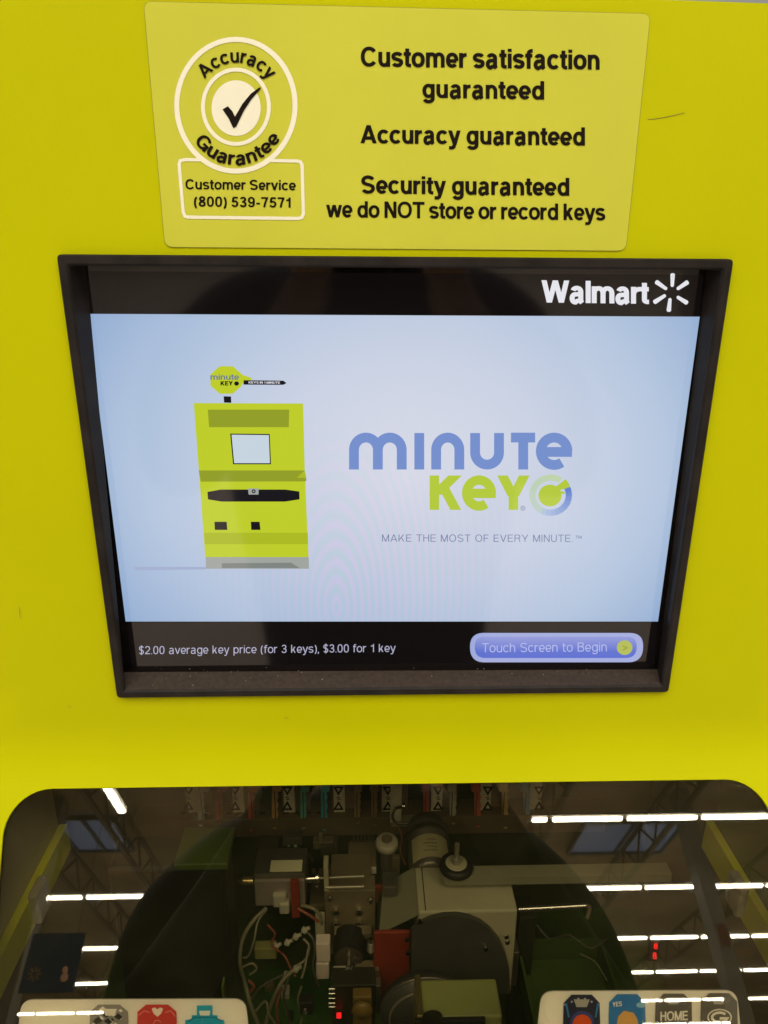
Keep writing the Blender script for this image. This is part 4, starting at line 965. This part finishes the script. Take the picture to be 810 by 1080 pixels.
# pillars
PI_ = mat('pillar_grey', (.36, .33, .28), .6)
for x, w, y, lb in ((6.53, .28, -15.2, 'slim pale store pillar with a red plate, right of the shopper'), (-6.75, 1.3, -15.2, 'wide pale store pillar left of the shopper')):
    r = thing('store_pillar', lb, 'pillar', (x, y, 0))
    m = MB(); m.box((0, 0, 3.6), (w, .45, 7.2), PI_, bev=.02); m.build('shaft', r)
    if x > 0: m = MB(); m.box((0, .24, 4.45), (.16, .02, .36), mat('red_plate', (.28, .10, .08), .5)); m.build('red_plate', r)
# hanging navy sign
r = thing('hanging_sign', 'dark navy hanging sign with a faint starburst and a pinkish figure', 'sign', (-3.42, -9, 2.68))
m = MB(); m.box((0, 0, .28), (.58, .03, .57), mat('sign_navy', (.008, .02, .085), .5), bev=.004); m.build('board', r)
m = MB()
for k in range(8):
    a = k*PI/4; m.box((-.06+.0+.05*math.cos(a)-.1, .018, .17+.05*math.sin(a)), (.045, .004, .014), mat('spark_dull', (.5, .3, .08), .5), R=Matrix.Rotation(-a, 3, 'Y'))
m.build('starburst', r)
m = MB()
m.lathe([(0, 0), (.035, .005), (.045, .02), (.03, .03), (0, .032)], (.17, .01, .13), (0, 1, 0), mat('pink_orange', (.95, .55, .38), .5)); m.lathe([(0, 0), (.028, .005), (.034, .02), (.02, .03), (0, .032)], (.16, .01, .20), (0, 1, 0), MATS['pink_orange'])
m.build('figure_print', r)
m = MB(); m.cyl((-.2, 0, .56), (-.2, 0, 4.5), .004, JO, n=6); m.cyl((.2, 0, .56), (.2, 0, 4.5), .004, JO, n=6); m.build('wire', r)

# ---------------- shopper holding the phone
JK = mat('jacket', (.008, .008, .009), .8); SKN = mat('skin', (.45, .28, .2), .5); HR = mat('hair', (.02, .012, .008), .6)
def skin(name, nodes, edges, root, sub=2):
    me = bpy.data.meshes.new(name); me.from_pydata([n[0] for n in nodes], edges, []); o = bpy.data.objects.new(name, me); COL.objects.link(o)
    bm = bmesh.new(); bm.from_mesh(me); L = bm.verts.layers.skin.verify()
    for v, n_ in zip(bm.verts, nodes):
        r = n_[1]; v[L].radius = r if isinstance(r, tuple) else (r, r); v[L].use_root = (v.index == root)
    bm.to_mesh(me); bm.free()
    o.modifiers.new('s', 'SKIN').use_smooth_shade = True; ss = o.modifiers.new('u', 'SUBSURF'); ss.levels = sub; ss.render_levels = sub
    dg = bpy.context.evaluated_depsgraph_get(); dg.update()
    m2 = bpy.data.meshes.new_from_object(o.evaluated_get(dg)); bpy.data.objects.remove(o)
    o2 = bpy.data.objects.new(name, m2); COL.objects.link(o2)
    return o2
YP = -.92
nodes = [((0, YP, .86), (.30, .15)), ((0, YP, 1.14), (.32, .14)), ((0, YP, 1.32), (.30, .14)), ((0, YP-.01, 1.45), (.14, .10)), ((0, YP, 1.56), (.058, .06)), ((0, YP+.01, 1.66), (.072, .085)), ((0, YP+.01, 1.77), (.07, .09))]
edges = [(0, 1), (1, 2), (2, 3), (3, 4), (4, 5), (5, 6)]
for sx in (-1, 1):
    b0 = len(nodes)
    nodes += [((sx*(.235 if sx > 0 else .25), YP-.01, 1.42), .085), ((sx*(.325 if sx > 0 else .365), YP+.02, 1.29), .085), ((sx*(.345 if sx > 0 else .365), YP+.06, 1.13), .08), ((sx*.23, YP+.22, 1.30), .048), ((sx*.115, YP+.33, 1.455), .034), ((sx*.095, YP+.36, 1.495), (.030, .022)), ((sx*.085, YP+.375, 1.53), (.032, .018))]
    edges += [(3, b0)]+[(b0+i, b0+i+1) for i in range(6)]
    # fingers round the phone's edge
    for j, (dz, ln) in enumerate(((.0, .050), (.018, .056), (.036, .054), (.054, .044))):
        f = len(nodes); bx_, by_, bz_ = sx*.088, YP+.385, 1.52+dz*.9
        nodes += [((bx_, by_+.008, bz_), .0095), ((sx*.083, by_+.028, bz_+.004), .0085), ((sx*.066, by_+.034, bz_+.006), .0078)]
        edges += [(b0+6, f), (f, f+1), (f+1, f+2)]
    f = len(nodes); nodes += [((sx*.075, YP+.385, 1.505), .011), ((sx*.060, YP+.392, 1.525), .009)]; edges += [(b0+5, f), (f, f+1)]
    l0 = len(nodes)
    nodes += [((sx*.12, YP, .78), .14), ((sx*.12, YP+.01, .52), .085), ((sx*.115, YP, .12), .045), ((sx*.12, YP+.10, .045), .042), ((sx*.12, YP+.17, .035), .035)]
    edges += [(0, l0), (l0, l0+1), (l0+1, l0+2), (l0+2, l0+3), (l0+3, l0+4)]
body = skin('person', nodes, edges, 0)
for mm in (JK, SKN): body.data.materials.append(mm)
for p in body.data.polygons:
    c = p.center; p.use_smooth = True
    p.material_index = 1 if (c.z > 1.53 and abs(c.x) < .1 and c.y < YP+.2) or (c.y > YP+.315 and c.z > 1.44) else 0
body['label'] = 'shopper in a dark jacket holding a phone up to the kiosk'; body['category'] = 'person'
m = MB()
bmh = bmesh.new(); bmesh.ops.create_uvsphere(bmh, u_segments=24, v_segments=14, radius=1)
for v in bmh.verts:
    v.co = Vector((v.co.x*.092, v.co.y*.105, v.co.z*.10))
bmesh.ops.delete(bmh, geom=[v for v in bmh.verts if v.co.y > .03 and v.co.z < .045 or v.co.z < -.06], context='VERTS')
bmesh.ops.translate(bmh, vec=(0, YP-.002, 1.745), verts=bmh.verts)
m.bm(bmh, HR, True); m.build('hair', body)
m = MB()
for sx in (-1, 1):
    m.lathe([(0, .0), (.009, .002), (.011, .008), (0, .012)], (sx*.03, YP+.082, 1.705), (0, 1, 0), mat('eye', (.1, .07, .05), .2), n=12)
m.build('eyes', body)
m = MB(); m.box((0, YP+.105, 1.675), (.018, .03, .045), SKN, bev=.008); m.build('nose', body)
m = MB(); m.box((0, YP+.088, 1.632), (.045, .012, .008), mat('lips', (.4, .15, .12), .5), bev=.003); m.build('mouth', body)
# phone, its lens 12 mm behind the viewpoint
r = thing('phone', 'black phone held upright in both hands facing the kiosk', 'phone', CAM-Fw*.018)
q = Matrix((Rt, Up, -Fw)).transposed()
m = MB(); m.box((0, -.045, 0), (.075, .155, .008), mat('phone_black', (.01, .01, .012), .2), R=None, bev=.003); a = m.build('case', r)
m = MB(); m.cyl((0, 0, -.004), (0, 0, -.0062), .006, mat('lens', (.01, .01, .02), .05), n=24); bb = m.build('lens', r)
m = MB(); m.box((0, -.045, .0045), (.068, .146, .0006), mat('phone_screen', (.02, .02, .02), .1, emit=(120, 120, 90), es=.3)); m.build('screen', r)
r.rotation_euler = q.to_euler()

# ================================================================ light
w = bpy.data.worlds.new('World'); S.world = w; w.use_nodes = True
bg = w.node_tree.nodes['Background']; bg.inputs[0].default_value = (1, .95, .86, 1); bg.inputs[1].default_value = .30
def area(name, loc, size, sy, power, target, col=(1, .95, .87)):
    l = bpy.data.lights.new(name, 'AREA'); l.shape = 'RECTANGLE'; l.size = size; l.size_y = sy; l.energy = power; l.color = col
    o = bpy.data.objects.new(name, l); COL.objects.link(o); o.location = loc
    o.rotation_euler = (Vector(target)-Vector(loc)).to_track_quat('-Z', 'Y').to_euler(); return o
area('ceiling_lamp_bank', (-.5, -3.6, 5.7), 9, 4.0, 580, (-.5, -3.6, 0))

# ================================================================ camera / render
cd = bpy.data.cameras.new('camera'); cam = bpy.data.objects.new('camera', cd); COL.objects.link(cam)
cam.matrix_world = Matrix.Translation(CAM) @ q.to_4x4()
cd.sensor_fit = 'VERTICAL'; cd.sensor_height = 36; cd.lens = 27; cd.clip_start = .01; cd.clip_end = 300
S.camera = cam
S.view_settings.view_transform = 'Standard'; S.view_settings.look = 'None'; S.view_settings.exposure = 0; S.view_settings.gamma = 1
S.render.resolution_x = 768; S.render.resolution_y = 1024
S.cycles.max_bounces = 8; S.cycles.transparent_max_bounces = 12; S.cycles.use_denoising = True
